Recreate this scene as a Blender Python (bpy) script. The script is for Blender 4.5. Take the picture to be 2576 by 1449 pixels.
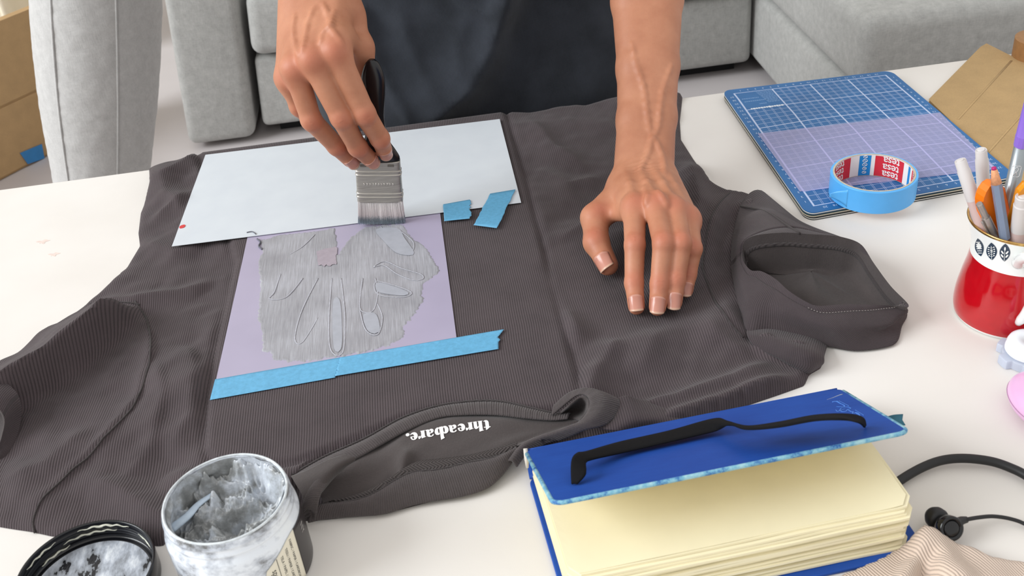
import bpy, math, random
import numpy as np
from mathutils import Vector, Matrix
from mathutils.geometry import delaunay_2d_cdt, tessellate_polygon
from mathutils.bvhtree import BVHTree

for _o in list(bpy.data.objects):
    bpy.data.objects.remove(_o, do_unlink=True)
random.seed(4)
RNG = np.random.default_rng(4)
SC = bpy.context.scene
COL = SC.collection

# ---------------------------------------------------------------- camera
TZ = 0.45            # height of the table top above the floor
HC = 0.57            # height of the camera above the table top
FPX = 2650.0         # focal length for a 2576 px wide frame
RI = np.array([0.98881943, -0.11924566, -0.08953552])
UP = np.array([0.14077899, 0.5485386, 0.8241885])
FW = np.array([0.04916721, 0.82757832, -0.5591929])
CAM = np.array([0.0, 0.0, TZ + HC])
cam_data = bpy.data.cameras.new('camera')
cam_data.sensor_width = 36.0
cam_data.lens = FPX / 2576.0 * 36.0
cam_data.clip_start = 0.05
cam_data.dof.use_dof = True
cam_data.dof.focus_distance = 1.02
cam_data.dof.aperture_fstop = 16.0
cam = bpy.data.objects.new('camera', cam_data)
COL.objects.link(cam)
_m = Matrix.Identity(4)
for i in range(3):
    _m[i][0] = RI[i]; _m[i][1] = UP[i]; _m[i][2] = -FW[i]; _m[i][3] = CAM[i]
cam.matrix_world = _m
SC.camera = cam

# ---------------------------------------------------------------- light
world = bpy.data.worlds.new('daylight')
SC.world = world
world.use_nodes = True
_bg = world.node_tree.nodes['Background']
_bg.inputs[0].default_value = (1.0, 0.985, 0.965, 1)
_bg.inputs[1].default_value = 0.94

def area_light(name, loc, target, sx, sy, power, col):
    d = bpy.data.lights.new(name, 'AREA')
    d.shape = 'RECTANGLE'; d.size = sx; d.size_y = sy; d.energy = power; d.color = col
    o = bpy.data.objects.new(name, d)
    o.location = loc
    o.rotation_euler = (Vector(target) - Vector(loc)).to_track_quat('-Z', 'Y').to_euler()
    COL.objects.link(o)
    return o
area_light('window_light', (-7.5, -0.2, 5.0), (0.2, 0.8, 0.45), 5.0, 4.2, 770, (0.93, 0.97, 1.0))

SC.view_settings.view_transform = 'Standard'
SC.view_settings.look = 'None'
SC.view_settings.exposure = 0.0
SC.view_settings.gamma = 1.0
SC.view_settings.use_curve_mapping = False

# ---------------------------------------------------------------- geometry helpers
def ray(px, py):
    return (px - 1288) / FPX * RI - (py - 724.5) / FPX * UP + FW
def P(px, py, h=0.0):
    """point seen at a pixel of the photograph that lies h above the table top"""
    d = ray(px, py); t = (TZ + h - CAM[2]) / d[2]
    return CAM + d * t
def PY(px, py, y):
    """point seen at a pixel that lies in the vertical plane at depth y"""
    d = ray(px, py)
    return CAM + d * (y / d[1])
def PS(prev, px, py, L):
    """point seen at a pixel at distance L from prev, on the near side"""
    d = ray(px, py); m = CAM - prev
    a = d @ d; b = 2 * d @ m; c = m @ m - L * L
    D = max(b * b - 4 * a * c, 0)
    return CAM + d * ((-b - math.sqrt(D)) / 2 / a)
def V3(x, y, h): return np.array([x, y, TZ + h])
def unit(v): return np.asarray(v, float) / (np.linalg.norm(v) + 1e-12)

def tag(o, label=None, cat=None, group=None, kind=None):
    if label: o['label'] = label
    if cat: o['category'] = cat
    if group: o['group'] = group
    if kind: o['kind'] = kind
    return o
def link(o, parent=None):
    COL.objects.link(o)
    if parent is not None:
        o.parent = parent
        if parent.type == 'EMPTY': o.matrix_parent_inverse = Matrix.Translation(-Vector(parent.location))
    return o
def mesh(name, verts, faces, mat, parent=None, smooth=True):
    me = bpy.data.meshes.new(name)
    verts = np.asarray(verts, float)
    me.from_pydata(verts.tolist(), [], [tuple(int(i) for i in f) for f in faces])
    if smooth: me.polygons.foreach_set('use_smooth', [True] * len(me.polygons))
    if mat is not None: me.materials.append(mat)
    me.update()
    o = bpy.data.objects.new(name, me)
    return link(o, parent)
def empty(name, loc=(0, 0, 0)):
    """an empty at the base of a thing; the children keep world coordinates"""
    o = bpy.data.objects.new(name, None)
    o.empty_display_size = 0.02; o.location = tuple(float(q) for q in loc)
    return link(o)
class MB:
    """collects several pieces into one mesh"""
    def __init__(s): s.v = []; s.f = []
    def add(s, v, f):
        n = len(s.v)
        s.v.extend([tuple(map(float, p)) for p in v])
        s.f.extend([tuple(int(i) + n for i in q) for q in f])
        return s
    def build(s, name, mat, parent=None, smooth=True):
        return mesh(name, s.v, s.f, mat, parent, smooth)
def sharpen(o, deg=35):
    me = o.data
    try:
        me.set_sharp_from_angle(angle=math.radians(deg))
    except Exception:
        pass
    return o
def bevel(o, w, seg=2, deg=35):
    m = o.modifiers.new('bevel', 'BEVEL'); m.width = w; m.segments = seg
    m.limit_method = 'ANGLE'; m.angle_limit = math.radians(deg)
    return o
def solid(o, t, off=-1):
    m = o.modifiers.new('thickness', 'SOLIDIFY'); m.thickness = t; m.offset = off
    return o
def subsurf(o, n=1):
    m = o.modifiers.new('subdivision', 'SUBSURF'); m.levels = n; m.render_levels = n
    return o

def cat(pts, n, closed=False):
    """Catmull-Rom through pts, n samples evenly spaced along the curve"""
    p = np.asarray(pts, float); k = len(p)
    if k == 2 and not closed:
        t = np.linspace(0, 1, n)[:, None]; return p[0] * (1 - t) + p[1] * t
    out = []
    segs = k if closed else k - 1
    for i in range(segs):
        if closed: a, b, c, d = p[i - 1], p[i], p[(i + 1) % k], p[(i + 2) % k]
        else: a, b, c, d = p[max(i - 1, 0)], p[i], p[i + 1], p[min(i + 2, k - 1)]
        for t in np.linspace(0, 1, 13)[:-1]:
            out.append(0.5 * ((2 * b) + (c - a) * t + (2 * a - 5 * b + 4 * c - d) * t * t + (3 * b - a - 3 * c + d) * t ** 3))
    out.append(p[0] if closed else p[-1])
    out = np.array(out)
    s = np.r_[0, np.cumsum(np.linalg.norm(np.diff(out, axis=0), axis=1))]
    q = np.linspace(0, s[-1], n + 1)[:-1] if closed else np.linspace(0, s[-1], n)
    return np.stack([np.interp(q, s, out[:, j]) for j in range(out.shape[1])], 1)
def grid_faces(nr, nc, closed_r=False, closed_c=False):
    f = []
    for i in range(nr if closed_r else nr - 1):
        for j in range(nc if closed_c else nc - 1):
            a = i * nc + j; b = i * nc + (j + 1) % nc
            c = ((i + 1) % nr) * nc + (j + 1) % nc; d = ((i + 1) % nr) * nc + j
            f.append((a, b, c, d))
    return f
def loft(rows, closed_c=False, cap0=False, cap1=False):
    rows = [np.asarray(r, float) for r in rows]
    v = np.concatenate(rows); nc = len(rows[0])
    f = grid_faces(len(rows), nc, False, closed_c)
    if cap0: f.append(tuple(range(nc))[::-1])
    if cap1: f.append(tuple(range((len(rows) - 1) * nc, len(rows) * nc)))
    return v, f
def resample_rows(rows, n):
    """smooth in-between rows for a loft"""
    A = np.stack(rows)
    out = np.stack([cat(A[:, j], n) for j in range(A.shape[1])], 1)
    return [out[i] for i in range(n)]
def tube(path, r, seg=10, caps=True, flat=1.0, up=None):
    path = np.asarray(path, float); n = len(path)
    r = np.full(n, r) if np.isscalar(r) else np.asarray(r, float)
    T = np.gradient(path, axis=0); T /= np.linalg.norm(T, axis=1)[:, None] + 1e-12
    ref = np.array(up if up is not None else (0.0, 0.0, 1.0), float)
    rows = []; prev = None
    for i in range(n):
        t = T[i]
        a = ref if prev is None or up is not None else prev
        a = a - t * (a @ t)
        if np.linalg.norm(a) < 1e-6: a = np.array([1.0, 0, 0]) - t * t[0]
        a = unit(a); prev = a
        b = np.cross(t, a)
        rows.append([path[i] + r[i] * (math.cos(q) * b + flat * math.sin(q) * a) for q in np.linspace(0, 2 * math.pi, seg, endpoint=False)])
    return loft(rows, True, caps, caps)
def frame_of(axis, xref=(1, 0, 0)):
    z = unit(axis); x = np.asarray(xref, float); x = unit(x - z * (x @ z)); y = np.cross(z, x)
    return x, y, z
def lathe(profile, c, seg=48, axis=(0, 0, 1), xref=(1, 0, 0), cap0=False, cap1=False):
    """profile: (radius, height) pairs"""
    x, y, z = frame_of(axis, xref); c = np.asarray(c, float)
    rows = [[c + z * h + r * (math.cos(q) * x + math.sin(q) * y) for q in np.linspace(0, 2 * math.pi, seg, endpoint=False)] for r, h in profile]
    return loft(rows, True, cap0, cap1)
def boxv(lo, hi):
    (x0, y0, z0), (x1, y1, z1) = lo, hi
    v = [(x0, y0, z0), (x1, y0, z0), (x1, y1, z0), (x0, y1, z0), (x0, y0, z1), (x1, y0, z1), (x1, y1, z1), (x0, y1, z1)]
    f = [(0, 3, 2, 1), (4, 5, 6, 7), (0, 1, 5, 4), (1, 2, 6, 5), (2, 3, 7, 6), (3, 0, 4, 7)]
    return v, f
def softbox(name, lo, hi, r, mat, parent=None, seg=4):
    v, f = boxv(lo, hi)
    o = mesh(name, v, f, mat, parent)
    bevel(o, r, seg)
    return o
def prism(poly, z0, z1):
    """poly: xy list (counter-clockwise); straight walls"""
    n = len(poly)
    v = [(p[0], p[1], z0) for p in poly] + [(p[0], p[1], z1) for p in poly]
    f = [tuple(range(n))[::-1], tuple(range(n, 2 * n))] + [(i, (i + 1) % n, n + (i + 1) % n, n + i) for i in range(n)]
    return v, f
def round_rect(x0, y0, x1, y1, r, n=6):
    out = []
    for cx, cy, a0 in ((x1 - r, y1 - r, 0), (x0 + r, y1 - r, 90), (x0 + r, y0 + r, 180), (x1 - r, y0 + r, 270)):
        for a in np.radians(np.linspace(a0, a0 + 90, n)): out.append((cx + r * math.cos(a), cy + r * math.sin(a)))
    return out
def inside(poly, pts):
    poly = np.asarray(poly); x, y = pts[:, 0], pts[:, 1]; r = np.zeros(len(pts), bool)
    x1, y1 = poly[-1]
    for x2, y2 in poly:
        c = ((y2 > y) != (y1 > y))
        with np.errstate(divide='ignore', invalid='ignore'):
            r ^= c & (x < (x1 - x2) * (y - y2) / (y1 - y2) + x2)
        x1, y1 = x2, y2
    return r
def pdist(line, pts, closed=False):
    """distance, side sign and position along a polyline"""
    L = np.asarray(line, float)
    if closed: L = np.vstack([L, L[:1]])
    seg = np.diff(L, axis=0); ln = np.linalg.norm(seg, axis=1); cum = np.r_[0, np.cumsum(ln)]
    best = np.full(len(pts), 1e9); side = np.zeros(len(pts)); pos = np.zeros(len(pts))
    for i, s in enumerate(seg):
        if ln[i] < 1e-9: continue
        w = pts - L[i]; t = np.clip((w @ s) / ln[i] ** 2, 0, 1)
        d = np.linalg.norm(w - t[:, None] * s, axis=1)
        m = d < best
        best[m] = d[m]; side[m] = (s[0] * w[:, 1] - s[1] * w[:, 0])[m]; pos[m] = (cum[i] + t * ln[i])[m]
    return best, side, pos / cum[-1]
def patch(outline, step, inner=None):
    """triangulated flat patch: xy vertices and faces, fine inside"""
    ol = np.asarray(outline, float)
    s = np.r_[0, np.cumsum(np.linalg.norm(np.diff(np.vstack([ol, ol[:1]]), axis=0), axis=1))]
    n = max(8, int(s[-1] / step)); q = np.linspace(0, s[-1], n, endpoint=False)
    cl = np.vstack([ol, ol[:1]])
    b = np.stack([np.interp(q, s, cl[:, 0]), np.interp(q, s, cl[:, 1])], 1)
    lo, hi = b.min(0), b.max(0)
    gx, gy = np.meshgrid(np.arange(lo[0], hi[0], step), np.arange(lo[1], hi[1], step * 0.866))
    gx = gx + (np.arange(gx.shape[0]) % 2)[:, None] * step * 0.5
    g = np.stack([gx.ravel(), gy.ravel()], 1)
    g = g[inside(b, g)]
    d, _, _ = pdist(b, g, True)
    g = g[d > step * 0.55]
    pts = np.vstack([b, g])
    r = delaunay_2d_cdt([Vector(p) for p in pts], [], [list(range(n))], 1, 1e-7)
    return np.array([tuple(p) for p in r[0]]), [tuple(f) for f in r[2]]
def smooth01(x): x = np.clip(x, 0, 1); return x * x * (3 - 2 * x)

class Noise2:
    """smooth value noise on numpy arrays"""
    def __init__(s, seed): s.t = np.random.default_rng(seed).random((64, 64))
    def __call__(s, x, y):
        xi, yi = np.floor(x).astype(int), np.floor(y).astype(int); fx, fy = x - xi, y - yi
        fx, fy = fx * fx * (3 - 2 * fx), fy * fy * (3 - 2 * fy)
        g = lambda a, b: s.t[a % 64, b % 64]
        return (g(xi, yi) * (1 - fx) + g(xi + 1, yi) * fx) * (1 - fy) + (g(xi, yi + 1) * (1 - fx) + g(xi + 1, yi + 1) * fx) * fy - 0.5

class Vol:
    """distance field of blended tapering limbs, turned into one continuous surface"""
    def __init__(s, lo, hi, res):
        s.lo = np.asarray(lo, float); s.res = res
        s.dim = np.ceil((np.asarray(hi) - s.lo) / res).astype(int) + 1
        s.a = np.full(s.dim, 0.05, np.float32)
    def box(s, lo, hi):
        i0 = np.clip(np.floor((np.asarray(lo) - s.lo) / s.res).astype(int), 0, s.dim)
        i1 = np.clip(np.ceil((np.asarray(hi) - s.lo) / s.res).astype(int) + 1, 0, s.dim)
        return i0, i1
    def coords(s, i0, i1):
        ax = [(s.lo[k] + s.res * np.arange(i0[k], i1[k])).astype(np.float32) for k in range(3)]
        return ax[0][:, None, None], ax[1][None, :, None], ax[2][None, None, :]
    def cone(s, a, b, ra, rb, k=0.004, sub=False):
        a = np.asarray(a, float); b = np.asarray(b, float); R = max(ra, rb) + k + 4 * s.res
        i0, i1 = s.box(np.minimum(a, b) - R, np.maximum(a, b) + R)
        if (i1 <= i0).any(): return
        X, Y, Z = s.coords(i0, i1); ab = b - a; q = float(ab @ ab) + 1e-12
        t = np.clip(((X - a[0]) * ab[0] + (Y - a[1]) * ab[1] + (Z - a[2]) * ab[2]) / q, 0, 1)
        d = np.sqrt((X - a[0] - t * ab[0]) ** 2 + (Y - a[1] - t * ab[1]) ** 2 + (Z - a[2] - t * ab[2]) ** 2) - (ra + t * (rb - ra))
        sl = tuple(slice(i0[j], i1[j]) for j in range(3)); o = s.a[sl]
        if sub:
            d = -d; h = np.maximum(k - np.abs(o - d), 0) / k; s.a[sl] = np.maximum(o, d) + h * h * k * 0.25
        else:
            h = np.maximum(k - np.abs(o - d), 0) / k; s.a[sl] = np.minimum(o, d) - h * h * k * 0.25
    def chain(s, pts, rad, k=0.004, sub=False):
        for i in range(len(pts) - 1): s.cone(pts[i], pts[i + 1], rad[i], rad[i + 1], k, sub)
    def ripple(s, c, axis, lam, amp, rad, n=None):
        """small skin folds across a joint"""
        c = np.asarray(c, float); i0, i1 = s.box(c - rad * 2.2, c + rad * 2.2)
        if (i1 <= i0).any(): return
        X, Y, Z = s.coords(i0, i1); u = unit(axis)
        w = (X - c[0]) * u[0] + (Y - c[1]) * u[1] + (Z - c[2]) * u[2]
        r2 = (X - c[0]) ** 2 + (Y - c[1]) ** 2 + (Z - c[2]) ** 2
        g = np.exp(-r2 / rad ** 2)
        sl = tuple(slice(i0[j], i1[j]) for j in range(3))
        s.a[sl] += (amp * g * np.cos(w * (2 * math.pi / lam))).astype(np.float32)
    def surface(s):
        a = s.a; S = a < 0
        c = [S[i:S.shape[0] - 1 + i, j:S.shape[1] - 1 + j, k:S.shape[2] - 1 + k] for i in (0, 1) for j in (0, 1) for k in (0, 1)]
        anyv = c[0].copy(); allv = c[0].copy()
        for q in c[1:]: anyv |= q; allv &= q
        act = np.argwhere(anyv & ~allv)
        idm = np.full(anyv.shape, -1, np.int64); idm[tuple(act.T)] = np.arange(len(act))
        corner = np.array([(i, j, k) for i in (0, 1) for j in (0, 1) for k in (0, 1)])
        val = np.stack([a[tuple((act + o).T)] for o in corner], 1)
        acc = np.zeros((len(act), 3)); cnt = np.zeros(len(act))
        for i in range(8):
            for j in range(i + 1, 8):
                if np.abs(corner[i] - corner[j]).sum() != 1: continue
                m = (val[:, i] < 0) != (val[:, j] < 0)
                t = val[m, i] / (val[m, i] - val[m, j])
                acc[m] += corner[i] + t[:, None] * (corner[j] - corner[i]); cnt[m] += 1
        v = s.lo + s.res * (act + acc / cnt[:, None])
        faces = []
        for ax in range(3):
            o = [0, 0, 0]; o[ax] = 1
            A = S[tuple(slice(0, S.shape[q] - o[q]) for q in range(3))]; B = S[tuple(slice(o[q], S.shape[q]) for q in range(3))]
            e = np.argwhere(A != B); u, w = [(1, 2), (2, 0), (0, 1)][ax]
            ok = (e[:, u] > 0) & (e[:, w] > 0) & (e[:, u] < S.shape[u] - 1) & (e[:, w] < S.shape[w] - 1)
            e = e[ok]; du = np.zeros(3, int); du[u] = 1; dw = np.zeros(3, int); dw[w] = 1
            q = np.stack([idm[tuple((e - du - dw).T)], idm[tuple((e - dw).T)], idm[tuple(e.T)], idm[tuple((e - du).T)]], 1)
            flip = ~A[tuple(e.T)]
            q[flip] = q[flip][:, ::-1]
            faces.append(q[(q >= 0).all(1)])
        return v, np.concatenate(faces)
def big_mesh(name, v, q, mat, parent=None):
    """fast mesh from quad arrays"""
    me = bpy.data.meshes.new(name)
    me.vertices.add(len(v)); me.vertices.foreach_set('co', np.asarray(v, np.float32).ravel())
    me.loops.add(q.size); me.loops.foreach_set('vertex_index', q.ravel().astype(np.int32))
    me.polygons.add(len(q)); me.polygons.foreach_set('loop_start', np.arange(0, q.size, 4, dtype=np.int32))
    me.polygons.foreach_set('use_smooth', [True] * len(q))
    me.materials.append(mat); me.update(calc_edges=True); me.validate()
    return link(bpy.data.objects.new(name, me), parent)
def vattr(o, name, val):
    a = o.data.attributes.new(name, 'FLOAT', 'POINT'); a.data.foreach_set('value', np.asarray(val, np.float32))
def relax(v, q, n=2, f=0.5):
    for _ in range(n):
        s = np.zeros_like(v); c = np.zeros(len(v))
        for i in range(4):
            j = (i + 1) % 4
            np.add.at(s, q[:, i], v[q[:, j]]); np.add.at(c, q[:, i], 1)
            np.add.at(s, q[:, j], v[q[:, i]]); np.add.at(c, q[:, j], 1)
        v = v * (1 - f) + f * s / c[:, None]
    return v
def text_mesh(body, size=1.0, space=1.0, bold=0.0, align='LEFT'):
    cu = bpy.data.curves.new('lettering', 'FONT'); cu.body = body; cu.size = size; cu.space_character = space
    cu.align_x = align; cu.offset = bold; cu.resolution_u = 3
    ob = bpy.data.objects.new('lettering', cu)
    me = bpy.data.meshes.new_from_object(ob)
    v = np.array([tuple(p.co) for p in me.vertices]).reshape(-1, 3); f = [tuple(p.vertices) for p in me.polygons]
    bpy.data.objects.remove(ob); bpy.data.curves.remove(cu); bpy.data.meshes.remove(me)
    return v, f

# ---------------------------------------------------------------- materials
def lin(c):
    c = np.asarray(c, float) / 255.0
    return tuple(np.where(c <= 0.04045, c / 12.92, ((c + 0.055) / 1.055) ** 2.4))
class NT:
    def __init__(s, name):
        s.m = bpy.data.materials.new(name); s.m.use_nodes = True
        s.t = s.m.node_tree; s.n = s.t.nodes; s.l = s.t.links
        s.b = s.n['Principled BSDF']; s.out = s.n['Material Output']
    def node(s, kind, **kw):
        n = s.n.new(kind)
        for k, v in kw.items():
            if isinstance(k, str) and hasattr(n, k): setattr(n, k, v)
        return n
    def put(s, sock, v):
        if hasattr(v, 'links') or isinstance(v, bpy.types.NodeSocket): s.l.new(v, sock)
        else: sock.default_value = v
    def math(s, op, a, b=None, c=None):
        n = s.n.new('ShaderNodeMath'); n.operation = op
        s.put(n.inputs[0], a)
        if b is not None: s.put(n.inputs[1], b)
        if c is not None: s.put(n.inputs[2], c)
        return n.outputs[0]
    def coord(s): return s.node('ShaderNodeTexCoord').outputs['Object']
    def xyz(s):
        n = s.node('ShaderNodeSeparateXYZ'); s.l.new(s.coord(), n.inputs[0]); return n.outputs
    def noise(s, scale, detail=3, rough=0.5, vec=None, stretch=None):
        n = s.node('ShaderNodeTexNoise'); n.inputs['Scale'].default_value = scale
        n.inputs['Detail'].default_value = detail; n.inputs['Roughness'].default_value = rough
        v = vec or s.coord()
        if stretch:
            mp = s.node('ShaderNodeMapping'); mp.inputs['Scale'].default_value = stretch; s.l.new(v, mp.inputs[0]); v = mp.outputs[0]
        s.l.new(v, n.inputs['Vector']); return n.outputs[0]
    def ramp(s, fac, stops):
        n = s.node('ShaderNodeValToRGB'); s.l.new(fac, n.inputs[0]); e = n.color_ramp.elements
        while len(e) < len(stops): e.new(0.5)
        for el, (p, c) in zip(e, stops):
            el.position = p; el.color = (*c, 1) if len(c) == 3 else c
        return n.outputs[0]
    def mix(s, fac, a, b, mode='MIX'):
        n = s.node('ShaderNodeMix'); n.data_type = 'RGBA'; n.blend_type = mode
        s.put(n.inputs[0], fac)
        for k, v in ((6, a), (7, b)):
            if isinstance(v, tuple): n.inputs[k].default_value = (*v, 1) if len(v) == 3 else v
            else: s.l.new(v, n.inputs[k])
        return n.outputs[2]
    def bump(s, height, strength=0.3, dist=0.001, normal=None):
        n = s.node('ShaderNodeBump'); n.inputs['Strength'].default_value = strength; n.inputs['Distance'].default_value = dist
        s.l.new(height, n.inputs['Height'])
        if normal is not None: s.l.new(normal, n.inputs['Normal'])
        s.l.new(n.outputs[0], s.b.inputs['Normal']); return n.outputs[0]
    def base(s, v):
        if isinstance(v, tuple): s.b.inputs['Base Color'].default_value = (*v[:3], 1)
        else: s.l.new(v, s.b.inputs['Base Color'])
    def set(s, **kw):
        names = dict(rough='Roughness', metal='Metallic', ior='IOR', trans='Transmission Weight', alpha='Alpha', sss='Subsurface Weight',
                     sssr='Subsurface Scale', coat='Coat Weight', coatr='Coat Roughness', sheen='Sheen Weight', spec='Specular IOR Level')
        for k, v in kw.items():
            i = s.b.inputs[names[k]]
            if isinstance(v, (int, float)): i.default_value = v
            else: s.l.new(v, i)
        return s
_MC = {}
def M(name, rgb, rough=0.5, var=0.0, vscale=40.0, bump=0.0, bscale=200.0, **kw):
    """plain procedural material: colour with noise variation and fine relief"""
    if name in _MC: return _MC[name]
    t = NT(name); c = lin(rgb)
    n = t.noise(vscale, 4)
    k = max(var, 0.02)
    t.base(t.ramp(n, [(0.3, tuple(x * (1 - k) for x in c)), (0.7, tuple(min(x * (1 + k), 1) for x in c))]))
    t.set(rough=rough, **kw)
    if bump: t.bump(t.noise(bscale, 4), bump, 0.0006)
    _MC[name] = t.m
    return t.m
# ================================================================ the setting
def fabric(name, rgb, scale=900, var=0.22, rough=0.95, weave=1.0):
    t = NT(name); c = lin(rgb)
    f = t.noise(60, 5, 0.65)
    w = t.math('ADD', t.noise(scale, 2, 0.6, stretch=(1, 0.25, 0.25)), t.noise(scale, 2, 0.6, stretch=(0.25, 1, 1)))
    m = t.math('ADD', t.math('MULTIPLY', f, 0.5), t.math('MULTIPLY', w, 0.25 + 0.0))
    t.base(t.ramp(m, [(0.30, tuple(x * (1 - var) for x in c)), (0.68, tuple(min(1, x * (1 + var)) for x in c))]))
    t.set(rough=rough, sheen=0.15); t.bump(w, 0.35 * weave, 0.0008)
    return t.m
mat_sofa = fabric('grey_heather_fabric', (166, 166, 163), 420)
mat_bolster = fabric('light_grey_fabric', (184, 183, 181), 420, 0.16)
mat_wall = M('white_plaster', (228, 222, 210), 0.9, 0.03, 6, 0.1, 300)
mat_floor = M('pale_lilac_floor', (196, 190, 190), 0.55, 0.04, 5)
mat_curtain = M('cream_curtain', (224, 214, 192), 0.9, 0.05, 30, 0.2, 500)
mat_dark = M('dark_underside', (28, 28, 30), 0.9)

tag(mesh('floor', *boxv((-4, -2, -0.05), (4, 3.9, 0.0)), mat_floor, None, False), 'pale lilac grey smooth floor under the sofa', kind='structure')
tag(mesh('wall_back', *boxv((-4, 3.75, 0.0), (4, 3.85, 2.5)), mat_wall, None, False), 'off-white plastered wall behind the grey sofa', kind='structure')

# curtain in the far left corner: a wavy sheet
cx = np.linspace(-2.1, -0.86, 140)
rows = []
for z in np.linspace(0.02, 2.3, 24):
    rows.append([(x, 2.98 + 0.035 * math.sin(x * 52) + 0.01 * math.sin(x * 131 + z), z) for x in cx])
cur = mesh('curtain', *loft(rows), mat_curtain); solid(cur, 0.003)
tag(cur, 'cream curtain hanging in folds in the far left corner', 'curtain')

# ---- table
t = NT('white_table_laminate')
n1 = t.noise(7, 3); n2 = t.noise(420, 4, 0.6)
t.base(t.ramp(n1, [(0.3, lin((222, 217, 211))), (0.7, lin((229, 225, 220)))]))
t.set(rough=0.6, spec=0.25); t.bump(n2, 0.12, 0.0004)
mat_table = t.m
table = empty('coffee_table', (0.1, 0.6, 0.0))
TB = 1.218
top = mesh('table_top', *boxv((-1.05, -0.05, TZ - 0.035), (1.25, TB, TZ)), mat_table, table, False); bevel(top, 0.003, 3)
for x in (-1.0, 1.2):
    for y in (0.0, TB - 0.05):
        bevel(mesh('leg', *boxv((x - 0.025, y - 0.025, 0), (x + 0.025, y + 0.025, TZ - 0.034)), mat_table, table, False), 0.002)
smudge = M('faint_red_smudge', (226, 208, 200), 0.5, 0.1, 200)
for px, py, r in ((108, 608, 0.004), (136, 640, 0.0035)):
    c = P(px, py, 0.0002); ol = [(c[0] + r * (1 + 0.5 * math.sin(3 * a)) * math.cos(a) * 1.5, c[1] + r * (1 + 0.4 * math.cos(5 * a)) * math.sin(a)) for a in np.linspace(0, 2 * math.pi, 22, endpoint=False)]
    sm = mesh('red_smudge', *prism(ol, TZ - 0.0002, TZ + 0.0002), smudge, table, False)
tag(table, 'white laminate table covered with craft supplies', 'table')

# ---- sofa
SY = 2.24
sofa = empty('corner_sofa', (0.5, 2.6, 0))
arm = softbox('armrest', (-0.565, SY, 0.012), (-0.412, SY + 0.85, 0.62), 0.022, mat_sofa, sofa)
for v in arm.data.vertices:
    v.co.x += 0.115 * v.co.z * 0.9
base = softbox('seat_base', (-0.385, SY + 0.012, 0.03), (0.745, SY + 0.8, 0.197), 0.016, mat_sofa, sofa)
for v in base.data.vertices:
    if v.co.x < 0: v.co.x += 0.10 * v.co.z - 0.01
seat = softbox('seat_cushion', (-0.388, SY - 0.012, 0.203), (0.752, SY + 0.62, 0.345), 0.028, mat_sofa, sofa, 5)
for v in seat.data.vertices:
    if v.co.x < 0: v.co.x += 0.115 * v.co.z - 0.012
cb = softbox('chaise_base', (0.752, 1.672, 0.03), (1.75, SY + 0.8, 0.196), 0.02, mat_sofa, sofa)
cc = softbox('chaise_cushion', (0.747, 1.664, 0.2), (1.76, SY + 0.62, 0.34), 0.03, mat_sofa, sofa, 5)
softbox('backrest', (-0.38, SY + 0.62, 0.2), (1.75, SY + 0.95, 0.80), 0.05, mat_sofa, sofa)
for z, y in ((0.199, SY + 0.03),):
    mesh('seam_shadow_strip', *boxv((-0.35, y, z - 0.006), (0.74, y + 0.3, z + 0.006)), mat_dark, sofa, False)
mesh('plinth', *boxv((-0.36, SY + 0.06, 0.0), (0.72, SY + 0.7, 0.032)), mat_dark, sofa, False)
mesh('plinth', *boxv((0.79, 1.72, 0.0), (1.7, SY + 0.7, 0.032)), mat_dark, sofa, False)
tag(sofa, 'grey fabric corner sofa with chaise behind the table', 'sofa')

# ---- standing bolster cushion
BY = 1.72
ba, bb = PY(258, 420, BY), PY(243, 0, BY); bsl = (bb[0] - ba[0]) / (bb[2] - ba[2])
bc = np.array([ba[0] - bsl * (ba[2] - 0.4), BY, 0.0])
bol = empty('bolster_cushion', tuple(bc))
prof = [(0.0, 0.0), (0.045, 0.002), (0.066, 0.015), (0.078, 0.05), (0.084, 0.13), (0.098, 0.24), (0.112, 0.36), (0.118, 0.48), (0.116, 0.6), (0.105, 0.72), (0.085, 0.8), (0.05, 0.835), (0.0, 0.84)]
pr = cat([(r * 0.87, h) for r, h in prof], 60)
pr = cat(pr, 170)
v, f = lathe([(max(r, 0.0005), h) for r, h in pr], bc, 96)
v = np.array(v); ang = np.arctan2(v[:, 1] - bc[1], v[:, 0] - bc[0])
lean = -bsl * (v[:, 2] - 0.4)
nz = Noise2(5)
w = 1 + 0.010 * nz(ang * 5 + 20, v[:, 2] * 60) + 0.010 * nz(ang * 9 + 60, v[:, 2] * 110) + 0.006 * nz(ang * 6, v[:, 2] * 190)
v[:, 0] = bc[0] + (v[:, 0] - bc[0]) * w - lean; v[:, 1] = bc[1] + (v[:, 1] - bc[1]) * w
mesh('cushion_cover', v, f, mat_bolster, bol)
for a in (-118, -62):
    q = math.radians(a)
    path = [(bc[0] + (r + 0.0008) * math.cos(q) + bsl * (h - 0.4), bc[1] + (r + 0.0008) * math.sin(q), h) for r, h in pr[12:-12]]
    mesh('seam', *tube(path, 0.0018, 6), mat_bolster, bol)
tag(bol, 'light grey bolster cushion standing upright beside the sofa arm', 'cushion')

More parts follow.
